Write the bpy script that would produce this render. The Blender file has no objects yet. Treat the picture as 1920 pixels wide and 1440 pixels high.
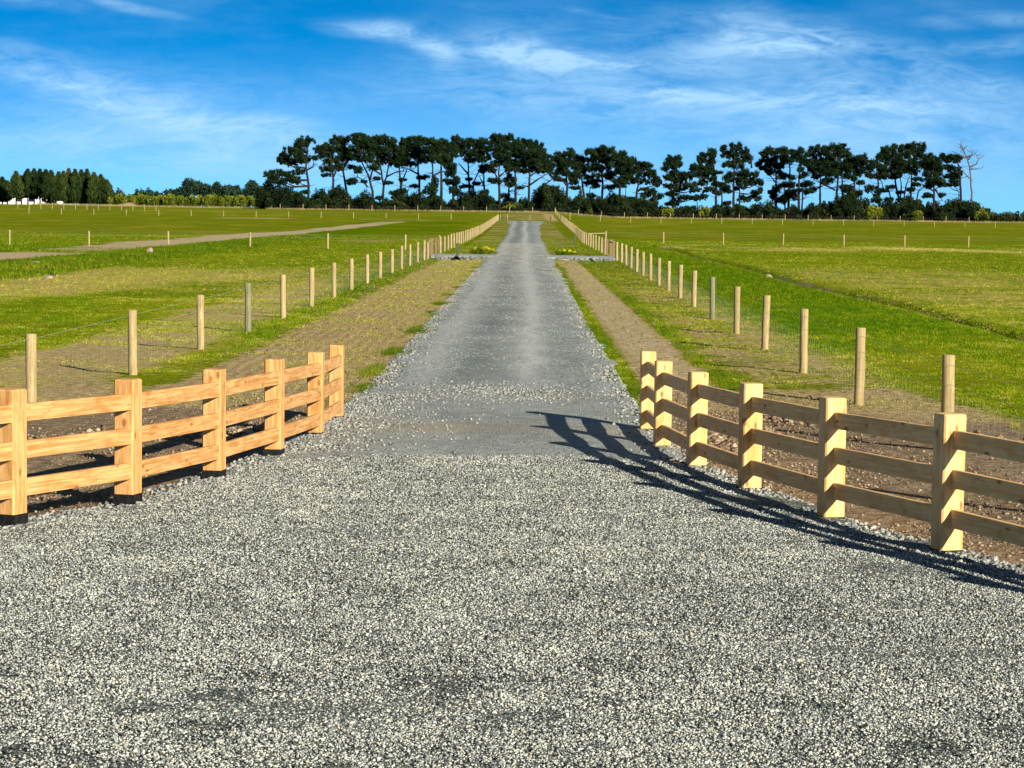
import bpy, math, random
import numpy as np
from mathutils import Matrix, Vector

random.seed(7); rng = np.random.default_rng(11)
sc = bpy.context.scene
COL = sc.collection
R = math.radians

# ------------------------------------------------------------------ camera
F, HC = 4270.0, 2.9                      # focal length in photo pixels, eye height in metres
ROLL, PITCH, YAW = math.atan(.013), math.atan(320.26/F), math.atan(17.84/F)
cam_d = bpy.data.cameras.new('camera'); cam = bpy.data.objects.new('camera', cam_d); COL.objects.link(cam)
cam_d.sensor_width = 36.0; cam_d.lens = 36.0*F/1920; cam_d.clip_start = .1; cam_d.clip_end = 20000
M = (Matrix.Translation((0, 0, HC)) @ Matrix.Rotation(YAW, 4, 'Z') @ Matrix.Rotation(R(90)-PITCH, 4, 'X')
     @ Matrix.Rotation(ROLL, 4, 'Z'))
cam.matrix_world = M
sc.camera = cam

# ------------------------------------------------------------------ sun and sky
SUN_TO = Vector((-1.50, 2.10, -1.0)).normalized()          # direction the light travels
sd = bpy.data.lights.new('sun', 'SUN'); sd.energy = 5.0; sd.angle = R(.5); sd.color = (1.0, .90, .74)
so = bpy.data.objects.new('sun', sd); COL.objects.link(so)
so.rotation_euler = SUN_TO.to_track_quat('-Z', 'Y').to_euler()
sc.view_settings.view_transform = 'Standard'; sc.view_settings.look = 'None'
sc.view_settings.exposure = .66; sc.view_settings.gamma = 1.0
sc.cycles.max_bounces = 5; sc.cycles.diffuse_bounces = 2; sc.cycles.glossy_bounces = 2
sc.cycles.transparent_max_bounces = 4

world = bpy.data.worlds.new('World'); sc.world = world; world.use_nodes = True
wn, wl = world.node_tree.nodes, world.node_tree.links
wn.clear()

class NT:
    """small helper to write node graphs"""
    def __init__(s, tree): s.n, s.l = tree.nodes, tree.links
    def new(s, kind, **kw):
        nd = s.n.new(kind)
        for k, v in kw.items(): setattr(nd, k, v)
        return nd
    def put(s, sock, v):
        if hasattr(v, 'is_linked'): s.l.new(v, sock)
        elif v is not None: sock.default_value = v
    def math(s, op, a, b=None, c=None, clamp=False):
        nd = s.new('ShaderNodeMath', operation=op, use_clamp=clamp)
        for i, v in enumerate((a, b, c)):
            if v is not None: s.put(nd.inputs[i], v)
        return nd.outputs[0]
    def vmath(s, op, a, b=None, out=0):
        nd = s.new('ShaderNodeVectorMath', operation=op)
        s.put(nd.inputs[0], a)
        if b is not None: s.put(nd.inputs[1], b)
        return nd.outputs[out]
    def ramp(s, v, a, b, lo=0., hi=1., smooth=True):
        nd = s.new('ShaderNodeMapRange', interpolation_type='SMOOTHSTEP' if smooth else 'LINEAR', clamp=True)
        for i, q in enumerate((v, a, b, lo, hi)): s.put(nd.inputs[i], q)
        return nd.outputs[0]
    def mix(s, f, a, b, mode='MIX'):
        nd = s.new('ShaderNodeMix', data_type='RGBA', blend_type=mode, clamp_factor=True)
        s.put(nd.inputs[0], f)
        for i, q in ((6, a), (7, b)):
            s.put(nd.inputs[i], (*q, 1) if isinstance(q, tuple) and len(q) == 3 else q)
        return nd.outputs[2]
    def noise(s, vec, scale, detail=3., rough=.5, dist=0., out='Fac', dims='3D'):
        nd = s.new('ShaderNodeTexNoise', noise_dimensions=dims)
        s.put(nd.inputs['Vector'], vec); nd.inputs['Scale'].default_value = scale
        nd.inputs['Detail'].default_value = detail; nd.inputs['Roughness'].default_value = rough
        nd.inputs['Distortion'].default_value = dist
        return nd.outputs[out]
    def scale(s, vec, sx, sy, sz): return s.vmath('MULTIPLY', vec, (sx, sy, sz))

w = NT(world.node_tree)
geo = w.new('ShaderNodeTexCoord').outputs['Generated']
sep = w.new('ShaderNodeSeparateXYZ'); w.put(sep.inputs[0], geo)
yy = w.math('MAXIMUM', sep.outputs[1], .02)
A_ = w.math('DIVIDE', sep.outputs[0], yy); B_ = w.math('DIVIDE', sep.outputs[2], yy)
cmb = w.new('ShaderNodeCombineXYZ'); w.put(cmb.inputs[0], A_); w.put(cmb.inputs[1], B_)
AB = cmb.outputs[0]
# clear sky
zz = w.math('MULTIPLY_ADD', w.math('MAXIMUM', sep.outputs[2], 0.0), 4.2, .16)
c2 = w.new('ShaderNodeCombineXYZ'); w.put(c2.inputs[0], sep.outputs[0]); w.put(c2.inputs[1], sep.outputs[1]); w.put(c2.inputs[2], zz)
sky = w.new('ShaderNodeTexSky', sky_type='NISHITA', sun_disc=False, sun_elevation=math.asin(-SUN_TO.z),
            sun_rotation=math.atan2(-SUN_TO.x, -SUN_TO.y), altitude=0, air_density=1.0, dust_density=.3, ozone_density=3.0)
w.put(sky.inputs[0], w.vmath('NORMALIZE', c2.outputs[0]))
hs = w.new('ShaderNodeHueSaturation'); hs.inputs['Saturation'].default_value = 1.46; hs.inputs['Value'].default_value = 1.0
w.put(hs.inputs['Color'], sky.outputs[0])
skyb = w.mix(1.0, hs.outputs[0], (.50, 1.15, 1.12), 'MULTIPLY')
skyw = w.mix(1.0, sky.outputs[0], (.58, .52, .46), 'MULTIPLY')
skyc = w.mix(w.ramp(sep.outputs[2], .11, .34), skyb, skyw)
# wisps of high cloud: soft streaks broken up by stretched noise
def wisp(px, py, Lh, Th, ang, k):
    a = (px-982)/F; b = (400+.013*(px-982)-py)/F
    mp = w.new('ShaderNodeMapping', vector_type='TEXTURE')
    w.put(mp.inputs['Vector'], ABd)
    mp.inputs['Location'].default_value = (a, b, 0); mp.inputs['Rotation'].default_value = (0, 0, R(-ang))
    mp.inputs['Scale'].default_value = (Lh*1.3/F, Th*1.9/F, 1)
    ln = w.vmath('LENGTH', mp.outputs[0], out=1)
    return w.ramp(ln, 1.0, 0.0, 0.0, k*.78 if k > .4 else k*1.1)
warp = w.noise(w.scale(AB, 9, 24, 1), 1.0, 2.0, .5, out='Color')
ABd = w.vmath('ADD', AB, w.scale(w.vmath('SUBTRACT', warp, (.5, .5, .5)), .05, .018, 0))
WISPS = [(690, 60, 110, 13, 4, .75), (770, 78, 130, 17, 14, .7), (815, 92, 70, 26, 30, .5), (1000, 105, 150, 17, 7, .55),
         (1110, 118, 190, 15, 5, .75), (960, 88, 130, 26, 5, .35), (1420, 52, 210, 34, 4, .62), (1400, 88, 230, 26, -6, .65),
         (1500, 80, 150, 22, 0, .45), (1340, 190, 240, 17, 4, .5), (1260, 180, 160, 12, 8, .35), (1600, 200, 260, 24, 6, .38),
         (1840, 155, 170, 24, 10, .55), (1880, 78, 150, 16, -4, .5), (1760, 42, 60, 10, 0, .35), (1690, 92, 130, 18, 4, .42),
         (1880, 30, 110, 10, 4, .35), (90, 150, 240, 26, 10, .5), (210, 185, 260, 26, 14, .42), (60, 100, 130, 13, 10, .42),
         (420, 235, 300, 22, 8, .45), (560, 250, 200, 16, 8, .3), (235, 12, 130, 9, 9, .75), (50, 6, 90, 12, 6, .65),
         (1090, 28, 60, 6, 8, .3), (1000, 170, 520, 50, 2, .34), (1300, 240, 620, 44, 3, .42), (150, 255, 420, 44, 5, .42), (1700, 250, 400, 56, 3, .42), (1250, 110, 560, 70, 3, .30), (1700, 170, 420, 70, 5, .30), (300, 190, 420, 60, 8, .28), (960, 320, 1300, 40, 1, .30)]
acc = None
for q in WISPS:
    v = wisp(*q); acc = v if acc is None else w.math('ADD', acc, v)
fib = w.noise(w.scale(ABd, 46, 170, 1), 1.0, 8.0, .66, .9)
fib2 = w.noise(w.scale(ABd, 16, 46, 1), 1.0, 6.0, .62, .5)
brk = w.math('ADD', w.math('MULTIPLY_ADD', w.ramp(fib, .3, .7), .55, .06), w.math('MULTIPLY', w.ramp(fib2, .3, .7), .58))
cl = w.math('MULTIPLY', acc, brk)
veil = w.math('MULTIPLY', w.ramp(w.noise(w.scale(AB, 7, 26, 1), 1.0, 5.0, .6), .42, .8), .22)
cl = w.math('ADD', cl, w.ramp(B_, .075, .0, 0., .44))
cl = w.math('ADD', cl, w.math('MULTIPLY', veil, w.ramp(sep.outputs[2], 0.0, .05)), clamp=True)
CLOUDC = (2.9, 4.8, 6.6)
final = w.mix(w.math('MULTIPLY', cl, .86, clamp=True), skyc, CLOUDC)
bg = w.new('ShaderNodeBackground'); w.put(bg.inputs[0], final); bg.inputs[1].default_value = .107
wo = w.new('ShaderNodeOutputWorld'); w.put(wo.inputs[0], bg.outputs[0])

# ------------------------------------------------------------------ terrain height and photo measurement
def sst(a, b, v):
    t = np.clip((np.asarray(v, float)-a)/(b-a), 0, 1); return t*t*(3-2*t)
def zt(x, y):
    x = np.asarray(x, float); y = np.asarray(y, float)
    z = .012*np.clip(32-y, 0, 60)
    far = np.interp(y, [0, 250, 300, 360, 430, 446, 560, 620, 1e5], [0, 0, .04, .2, .41, .46, .95, 1, 1])
    zf = 2.15 + 1.1*(1-sst(4, 26, x)) + .35*sst(60, 140, -x)
    z = z + far*zf
    # drain beside the right paddock, bank of rank grass on the left
    dr = np.exp(-((x-12.3-.25*np.sin(y*.11))/.24)**2)*sst(30, 45, y)*(1-sst(205, 240, y))
    z = z - .17*dr + .05*sst(12.5, 13.2, x)*sst(30, 45, y)*(1-sst(205, 240, y))
    z = z + .16*np.exp(-((x+23.5)/2.6)**2)*sst(60, 100, y)*(1-sst(250, 300, y))
    # ditch on the near side of the crossing
    z = z - .48*np.exp(-((x+4.6)/1.4)**2-((y-144.5)/3.2)**2) - .3*np.exp(-((x-4.1)/1.5)**2-((y-147)/3.)**2)
    # roughness
    z = z + .012*np.sin(x*2.1+y*.7)*np.sin(y*1.3-x*.9)*sst(2.6, 4, np.abs(x+.4))
    return z
def zs(x, y): return float(zt(x, y))
def at(px, py, Y):
    """world x, z of a photo pixel on the plane y = Y"""
    d = M.to_3x3() @ Vector(((px-960), -(py-720), -F))
    t = Y/d.y
    return d.x*t, HC+d.z*t
PXM = lambda Y: F/Y                      # photo pixels per metre at distance Y

# ------------------------------------------------------------------ mesh helpers
def raw_mesh(name, V, faces_flat, sizes, mats, smooth=False, attrs=None):
    me = bpy.data.meshes.new(name)
    V = np.ascontiguousarray(V, np.float32); fl = np.ascontiguousarray(faces_flat, np.int32).ravel()
    n = len(sizes)
    me.vertices.add(len(V)); me.vertices.foreach_set('co', V.ravel())
    me.loops.add(len(fl)); me.loops.foreach_set('vertex_index', fl)
    me.polygons.add(n)
    st = np.zeros(n, np.int32); st[1:] = np.cumsum(sizes)[:-1]
    me.polygons.foreach_set('loop_start', st)
    if smooth: me.polygons.foreach_set('use_smooth', np.ones(n, bool))
    for m in (mats if isinstance(mats, (list, tuple)) else [mats]): me.materials.append(m)
    for k, (dom, arr) in (attrs or {}).items():
        a = me.attributes.new(k, 'FLOAT', dom); a.data.foreach_set('value', np.ascontiguousarray(arr, np.float32))
    me.update(calc_edges=True)
    return me
def link(name, me, parent=None):
    o = bpy.data.objects.new(name, me); COL.objects.link(o)
    if parent is not None: o.parent = parent
    return o
def tag(o, label=None, cat=None, group=None, kind=None):
    for k, v in (('label', label), ('category', cat), ('group', group), ('kind', kind)):
        if v: o[k] = v
    return o
def empty(name, loc, label, cat, group=None):
    o = bpy.data.objects.new(name, None); COL.objects.link(o); o.location = loc
    return tag(o, label, cat, group)
def grid_obj(name, X, Y, Z, mat, attrs=None, parent=None, smooth=True):
    ny, nx = X.shape
    V = np.stack([X, Y, Z], -1).reshape(-1, 3)
    i = np.arange(ny-1)[:, None]*nx+np.arange(nx-1)[None]
    q = np.stack([i, i+1, i+nx+1, i+nx], -1).reshape(-1, 4)
    me = raw_mesh(name, V, q, np.full(len(q), 4), mat, smooth, {k: ('POINT', a.ravel()) for k, a in (attrs or {}).items()})
    return link(name, me, parent)

class MB:
    """collects pieces, builds one mesh"""
    def __init__(s): s.v = []; s.f = []; s.n = 0; s.m = []
    def add(s, V, Fc, mi=0):
        s.v += [tuple(p) for p in V]; s.f += [tuple(i+s.n for i in f) for f in Fc]; s.m += [mi]*len(Fc); s.n += len(V)
    def box(s, c, ax, ay, h, ch=0.0, mi=0):
        """upright or oriented block: centre base c, half vectors ax, ay, height vector h, chamfer ch (rounded corners and top)"""
        c, ax, ay, h = map(Vector, (c, ax, ay, h))
        if ch <= 0:
            P = [c-ax-ay, c+ax-ay, c+ax+ay, c-ax+ay]; P += [p+h for p in P]
            s.add(P, [(3, 2, 1, 0), (4, 5, 6, 7), (0, 1, 5, 4), (1, 2, 6, 5), (2, 3, 7, 6), (3, 0, 4, 7)], mi); return
        la, lb, lh = ax.length, ay.length, h.length; ua, ub, uh = ax/la, ay/lb, h/lh
        def ring(ins, z):
            a, b = la-ins, lb-ins; o = []
            for sx, sy, flip in ((-1, -1, 0), (1, -1, 1), (1, 1, 0), (-1, 1, 1)):
                p1 = c+ua*sx*(a-ch)+ub*sy*b+uh*z; p2 = c+ua*sx*a+ub*sy*(b-ch)+uh*z
                o += [p2, p1] if not flip else [p1, p2]
            return o
        rings = [ring(0, 0), ring(0, lh-ch), ring(ch*.35, lh-ch*.35), ring(ch, lh)]
        P = [p for r in rings for p in r]; Fc = [tuple(range(7, -1, -1)), tuple(range(24, 32))]
        for k in range(3):
            for i in range(8):
                j = (i+1) % 8; Fc.append((k*8+i, k*8+j, k*8+8+j, k*8+8+i))
        s.add(P, Fc, mi)
    def tube(s, pts, rad, seg=8, cap=True, mi=0):
        pts = [Vector(p) for p in pts]; rad = rad if isinstance(rad, (list, tuple)) else [rad]*len(pts)
        P = []; n = len(pts)
        for i, p in enumerate(pts):
            t = (pts[min(i+1, n-1)]-pts[max(i-1, 0)]).normalized()
            u = t.cross(Vector((0, 1, 0)) if abs(t.y) < .9 else Vector((1, 0, 0))).normalized(); v = t.cross(u)
            P += [p+(u*math.cos(2*math.pi*k/seg)+v*math.sin(2*math.pi*k/seg))*rad[i] for k in range(seg)]
        Fc = [(i*seg+k, i*seg+(k+1) % seg, (i+1)*seg+(k+1) % seg, (i+1)*seg+k) for i in range(n-1) for k in range(seg)]
        if cap: Fc += [tuple(range(seg-1, -1, -1)), tuple(range((n-1)*seg, n*seg))]
        s.add(P, Fc, mi)
    def build(s, name, mats, parent=None, smooth=False, loc=None):
        me = bpy.data.meshes.new(name); me.from_pydata(s.v, [], s.f)
        for m in (mats if isinstance(mats, (list, tuple)) else [mats]): me.materials.append(m)
        me.polygons.foreach_set('material_index', s.m)
        if smooth: me.polygons.foreach_set('use_smooth', [True]*len(s.f))
        me.update()
        return link(name, me, parent)

# ------------------------------------------------------------------ materials
def mat(name):
    m = bpy.data.materials.new(name); m.use_nodes = True; m.node_tree.nodes.clear(); t = NT(m.node_tree)
    b = t.new('ShaderNodeBsdfPrincipled'); o = t.new('ShaderNodeOutputMaterial'); t.l.new(b.outputs[0], o.inputs[0])
    b.inputs['Roughness'].default_value = .9; b.inputs['Specular IOR Level'].default_value = .2
    return m, t, b
def bump(t, b, h, strength, dist):
    n = t.new('ShaderNodeBump'); n.inputs['Strength'].default_value = strength; n.inputs['Distance'].default_value = dist
    t.put(n.inputs['Height'], h); t.put(b.inputs['Normal'], n.outputs[0])
def objco(t): return t.new('ShaderNodeTexCoord').outputs['Object']
def attr(t, name): return t.new('ShaderNodeAttribute', attribute_name=name).outputs['Fac']

# paddock ground: attributes bare (soil showing), dry (straw), lush (rank green), rut (wheel and tine marks), soil (dark loam)
mG, t, b = mat('paddock ground')
co = objco(t)
n_big = t.noise(t.scale(co, .07, .05, .2), 1., 4., .55)
n_mid = t.noise(co, .55, 5., .6)
n_fin = t.noise(co, 5.5, 4., .65)
n_min = t.noise(co, 26., 3., .7)
mixn = t.math('ADD', t.math('MULTIPLY', n_mid, .55), t.math('MULTIPLY', n_fin, .45))
grassA = t.mix(t.ramp(n_mid, .3, .7), (.122, .186, .002), (.205, .250, .003))
n_str = t.noise(t.scale(co, .16, .05, .2), 1., 5., .6)
grassA = t.mix(t.ramp(n_str, .42, .60, 0., .85), grassA, (.30, .305, .012))
grassB = t.mix(t.ramp(n_big, .40, .60, 0., .8), grassA, (.132, .215, .002))
grassC = t.mix(t.ramp(n_fin, .45, .66), grassB, t.mix(.5, grassB, (.38, .33, .045)))
dry = t.mix(t.ramp(n_fin, .3, .7), (.36, .285, .075), (.62, .50, .17))
soilt = t.mix(t.ramp(n_fin, .3, .75), (.30, .215, .095), (.68, .53, .27))
soild = t.mix(t.ramp(n_fin, .3, .7), (.19, .135, .082), (.40, .305, .20))
lush = t.mix(t.ramp(n_mid, .35, .65), (.078, .165, .002), (.150, .228, .003))
def edge(a, k=.85, wd=.16):
    e = t.math('ADD', attr(t, a), t.math('MULTIPLY', t.math('SUBTRACT', mixn, .5), k*2))
    return t.ramp(e, .5-wd, .5+wd)
grassC = t.mix(t.ramp(n_fin, .48, .36, 0., .75), grassC, (.050, .095, .002))
c = t.mix(edge('dry'), grassC, dry)
c = t.mix(edge('lush', .7), c, lush)
c = t.mix(edge('bare', .9), c, soilt)
c = t.mix(t.math('MULTIPLY', edge('pale', .6), .85), c, t.mix(t.ramp(n_fin, .35, .7), (.44, .34, .19), (.74, .63, .41)))
c = t.mix(edge('soil', .7), c, soild)
c = t.mix(t.math('MULTIPLY', t.ramp(n_min, .42, .68), .5), c, t.mix(1., c, (.38, .36, .30), 'MULTIPLY'))
t.put(b.inputs['Base Color'], c)
# tine ripples across the right verge
wv = t.new('ShaderNodeTexWave', wave_type='BANDS', bands_direction='Y', wave_profile='SIN')
t.put(wv.inputs['Vector'], co); wv.inputs['Scale'].default_value = .72; wv.inputs['Distortion'].default_value = 1.5; wv.inputs['Detail Scale'].default_value = .6
hgt = t.math('ADD', t.math('MULTIPLY', n_fin, .6), t.math('MULTIPLY', n_min, .35))
hgt = t.math('ADD', hgt, t.math('MULTIPLY', t.math('MULTIPLY', wv.outputs[1], attr(t, 'rut')), .55))
wx = t.new('ShaderNodeTexWave', wave_type='BANDS', bands_direction='X', wave_profile='SIN')
t.put(wx.inputs['Vector'], co); wx.inputs['Scale'].default_value = 1.3; wx.inputs['Distortion'].default_value = 3.5; wx.inputs['Detail Scale'].default_value = .5; wx.inputs['Detail'].default_value = 3.
hgt = t.math('ADD', hgt, t.math('MULTIPLY', t.math('MULTIPLY', wx.outputs[1], attr(t, 'track')), .16))
bump(t, b, hgt, .9, .09)
b.inputs['Specular IOR Level'].default_value = 0.0

# gravel: voronoi chips, wheel bands, seal in front
mR, t, b = mat('road gravel')
co = objco(t)
sx = t.new('ShaderNodeSeparateXYZ'); t.put(sx.inputs[0], co)
def voro(scale, out='Color', feat='F1'):
    v = t.new('ShaderNodeTexVoronoi', feature=feat, distance='EUCLIDEAN'); t.put(v.inputs['Vector'], co); v.inputs['Scale'].default_value = scale
    return v.outputs[out]
def grey(c):
    s_ = t.new('ShaderNodeSeparateColor'); t.put(s_.inputs[0], c); return s_.outputs[0]
va, vb = grey(voro(38.)), grey(voro(17.))
big = t.noise(t.scale(co, .8, .16, 1), 1., 4., .55)
mid = t.noise(co, 3.2, 4., .6)
base = t.mix(t.ramp(va, .1, .95), (.115, .136, .130), (.55, .60, .565))
base = t.mix(t.ramp(vb, .80, .98), base, (.56, .55, .52))
fines = t.mix(t.ramp(mid, .3, .7), (.25, .272, .255), (.39, .42, .385))
base = t.mix(attr(t, 'fines'), base, fines)
base = t.mix(t.math('MULTIPLY', attr(t, 'tan'), .55), base, (.40, .33, .23))
base = t.mix(t.ramp(big, .40, .66, 0., .45), base, t.mix(1., base, (.60, .63, .65), 'MULTIPLY'))
base = t.mix(attr(t, 'wheel'), base, t.mix(.7, base, (.60, .62, .59)))
base = t.mix(t.math('MULTIPLY', attr(t, 'dark'), .85, clamp=True), base, t.mix(1., base, (.54, .58, .60), 'MULTIPLY'))
base = t.mix(attr(t, 'seal'), base, t.mix(1., base, (.42, .43, .39), 'MULTIPLY'))
t.put(b.inputs['Base Color'], base)
hh = t.math('SUBTRACT', 1., t.math('ADD', t.math('MULTIPLY', voro(38., 'Distance'), .9), t.math('MULTIPLY', voro(17., 'Distance'), .5)))
hh = t.math('ADD', hh, t.math('MULTIPLY', mid, .5))
bump(t, b, hh, .9, .022)

def tone_mat(name, stops, rough=.85, spec=.2, extra=None):
    m, t, b = mat(name)
    r = t.new('ShaderNodeValToRGB'); r.color_ramp.interpolation = 'LINEAR'
    while len(r.color_ramp.elements) < len(stops): r.color_ramp.elements.new(.5)
    for e, (p, cc) in zip(r.color_ramp.elements, stops): e.position = p; e.color = (*cc, 1)
    t.put(r.inputs[0], attr(t, 'tone')); t.put(b.inputs['Base Color'], r.outputs[0])
    b.inputs['Roughness'].default_value = rough; b.inputs['Specular IOR Level'].default_value = spec
    return m
mCHIP = tone_mat('chip stone', [(0, (.028, .033, .030)), (.28, (.105, .120, .116)), (.55, (.335, .365, .345)), (.9, (.70, .73, .66)), (1, (.66, .58, .38))], .8, .25)
mSTONE = tone_mat('loose stone', [(0, (.10, .108, .105)), (.5, (.25, .262, .245)), (1, (.50, .50, .44))])
mCLOD = tone_mat('soil clod', [(0, (.11, .076, .046)), (.6, (.28, .205, .13)), (1, (.52, .43, .31))])
mBLADE = tone_mat('grass blade', [(0, (.034, .092, .002)), (.4, (.118, .182, .003)), (.7, (.235, .24, .008)), (1, (.50, .42, .13))], .8, .03)
mWEED = tone_mat('verge weed', [(0, (.022, .055, .002)), (.6, (.085, .135, .004)), (1, (.24, .23, .02))], .8, .03)
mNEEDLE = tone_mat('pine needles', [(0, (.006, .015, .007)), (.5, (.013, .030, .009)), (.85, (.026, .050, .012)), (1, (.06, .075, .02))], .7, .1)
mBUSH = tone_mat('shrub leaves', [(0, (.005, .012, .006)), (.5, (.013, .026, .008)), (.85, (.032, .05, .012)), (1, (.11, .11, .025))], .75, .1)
mHEDGE = tone_mat('hedge leaves', [(0, (.03, .055, .008)), (.5, (.11, .15, .012)), (1, (.24, .25, .02))], .75, .1)
mCONIF = tone_mat('conifer leaves', [(0, (.008, .022, .006)), (.55, (.024, .048, .010)), (.85, (.055, .08, .015)), (1, (.15, .10, .03))], .75, .1)
mFAR = tone_mat('distant foliage', [(0, (.016, .040, .028)), (1, (.04, .075, .035))], .8, .1)
mYEL = tone_mat('yellow flowers', [(0, (.06, .12, .008)), (.4, (.14, .2, .01)), (.5, (.62, .52, .01)), (1, (.85, .72, .02))], .7, .1)
mDRYG = tone_mat('dry grass', [(0, (.10, .10, .03)), (1, (.40, .30, .15))], .9, .05)

def wood(name, a, bcol, knot, gs=1., spec=.2):
    m, t, b = mat(name)
    co = objco(t)
    u = attr(t, 'uu'); v = attr(t, 'vv'); s_ = attr(t, 'seed')
    cv = t.new('ShaderNodeCombineXYZ'); t.put(cv.inputs[0], t.math('MULTIPLY', u, 1.2)); t.put(cv.inputs[1], t.math('MULTIPLY', v, 26.)); t.put(cv.inputs[2], s_)
    g1 = t.noise(cv.outputs[0], gs, 5., .65, 1.2)
    cv2 = t.new('ShaderNodeCombineXYZ'); t.put(cv2.inputs[0], t.math('MULTIPLY', u, 3.)); t.put(cv2.inputs[1], t.math('MULTIPLY', v, 7.)); t.put(cv2.inputs[2], s_)
    g2 = t.noise(cv2.outputs[0], 1., 3., .6, .8)
    cv3 = t.new('ShaderNodeCombineXYZ'); t.put(cv3.inputs[0], t.math('MULTIPLY', u, 3.2)); t.put(cv3.inputs[1], t.math('MULTIPLY', v, 9.)); t.put(cv3.inputs[2], s_)
    kn = t.new('ShaderNodeTexVoronoi'); t.put(kn.inputs['Vector'], cv3.outputs[0]); kn.inputs['Scale'].default_value = 1.
    c = t.mix(t.ramp(g1, .36, .64), a, bcol)
    c = t.mix(t.ramp(g2, .46, .72, 0., .8), c, t.mix(1., c, (.84, .64, .42), 'MULTIPLY'))
    c = t.mix(t.ramp(kn.outputs['Distance'], .20, .07, 0., .85), c, knot)
    t.put(b.inputs['Base Color'], c); b.inputs['Roughness'].default_value = .62; b.inputs['Specular IOR Level'].default_value = spec
    bump(t, b, t.math('ADD', g1, t.math('MULTIPLY', g2, .5)), .35, .004)
    return m
mWOODL = wood('golden macrocarpa timber', (.50, .245, .075), (.76, .455, .185), (.26, .10, .02))
mWOODR = wood('pale macrocarpa timber', (.78, .46, .17), (.93, .64, .29), (.24, .10, .03))
mBLACK, t, b = mat('black bitumen sleeve')
t.put(b.inputs['Base Color'], t.mix(t.ramp(t.noise(objco(t), 30., 3.), .4, .7), (.008, .008, .009), (.02, .02, .02))); b.inputs['Roughness'].default_value = .6
def post_mat(name, a, c_, d):
    m, t, b = mat(name)
    co = t.new('ShaderNodeTexCoord').outputs['Generated']; oi = t.new('ShaderNodeObjectInfo')
    ob = objco(t)
    g = t.noise(t.scale(ob, 26, 26, 2.), 1., 4., .65, .6)
    st = t.noise(t.scale(ob, 9, 9, 5.), 1., 3., .6, .3)
    c = t.mix(t.ramp(g, .3, .7), a, c_)
    c = t.mix(t.ramp(st, .56, .72, 0., .6), c, t.mix(1., c, (.62, .5, .36), 'MULTIPLY'))
    c = t.mix(t.math('MULTIPLY', t.ramp(oi.outputs['Random'], .3, 1.), .55), c, d)
    t.put(b.inputs['Base Color'], c); b.inputs['Specular IOR Level'].default_value = .1
    bump(t, b, g, .4, .006)
    return m
mPOST = post_mat('weathered round post', (.29, .215, .10), (.50, .40, .20), (.29, .235, .115))
mPOSTG = post_mat('greenish treated post', (.16, .165, .09), (.27, .26, .15), (.20, .21, .11))
mGATE = post_mat('brown square timber', (.17, .11, .06), (.30, .21, .12), (.22, .15, .085))
mWIRE, t, b = mat('galvanised wire'); b.inputs['Base Color'].default_value = (.42, .41, .36, 1); b.inputs['Metallic'].default_value = 0.; b.inputs['Roughness'].default_value = .5
mGREENBOX, t, b = mat('green plastic'); b.inputs['Base Color'].default_value = (.075, .095, .035, 1); b.inputs['Roughness'].default_value = .5
def noisy(name, a, c_, sc_, rough=.9, stretch=(1, 1, 1)):
    m, t, b = mat(name); n = t.noise(t.scale(objco(t), *stretch), sc_, 5., .65)
    t.put(b.inputs['Base Color'], t.mix(t.ramp(n, .3, .7), a, c_)); b.inputs['Roughness'].default_value = rough
    bump(t, b, n, .5, .08); return m
mBARK = noisy('pine bark', (.012, .010, .009), (.035, .028, .022), 2.2, .95, (1, 1, .25))
mDEAD = noisy('dead grey wood', (.07, .062, .056), (.165, .148, .135), 2., .95, (1, 1, .25))
mROCK = noisy('pale rock', (.20, .16, .11), (.38, .32, .23), 3.)
mWALL = noisy('white wall', (.74, .74, .72), (.82, .82, .80), .8)
mROOF = noisy('grey roof', (.16, .16, .17), (.22, .22, .23), .8)
mEARTH = noisy('brown earth', (.17, .12, .07), (.34, .25, .15), 1.6)
mSTEEL = noisy('pylon steel', (.20, .23, .26), (.27, .30, .33), .5)
mHOLE, t, b = mat('culvert pipe and mouth shade'); b.inputs['Base Color'].default_value = (.02, .02, .02, 1)
mGLASS, t, b = mat('dark window glass'); b.inputs['Base Color'].default_value = (.02, .025, .03, 1); b.inputs['Roughness'].default_value = .15
mCAR, t, b = mat('white car paint'); b.inputs['Base Color'].default_value = (.78, .78, .78, 1); b.inputs['Roughness'].default_value = .3

# ------------------------------------------------------------------ layout lines (metres)
RF = [(5.75, 12.4), (4.98, 14.4), (4.23, 16.42), (3.49, 18.48), (2.85, 20.75), (2.34, 23.12), (1.97, 25.4), (1.735, 27.85), (1.69, 30.33)]   # right timber posts
LF = [(-5.3, 17.4), (-4.36, 19.37), (-3.66, 21.1), (-3.18, 23.5), (-2.83, 26.0), (-2.62, 28.9), (-2.58, 31.6)]                             # left timber posts
RF_H = [1.13, 1.13, 1.13, 1.13, 1.11, 1.08, 1.06, 1.05, 1.05]
LF_H = [1.17, 1.17, 1.17, 1.13, 1.11, 1.05, 1.02]
def road_l(y):
    return np.interp(y, [-30, 10, 17, 19.2, 21.0, 23.5, 26, 29, 31.6, 36, 60, 120, 140, 165, 300, 380, 432],
                     [-12, -9, -5.5, -4.42, -3.72, -3.25, -2.92, -2.72, -2.66, -2.42, -2.38, -2.3, -2.35, -2.15, -2.2, -2.3, -3.2])
def road_r(y):
    return np.interp(y, [-30, 9, 12.4, 14.4, 16.4, 18.5, 20.7, 23.1, 25.4, 27.9, 30.3, 36, 60, 120, 145, 165, 300, 380, 432],
                     [13, 7.6, 5.8, 5.02, 4.27, 3.52, 2.87, 2.36, 2.0, 1.8, 1.78, 1.62, 1.6, 1.75, 1.9, 1.75, 2.1, 2.6, 3.9])
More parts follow.
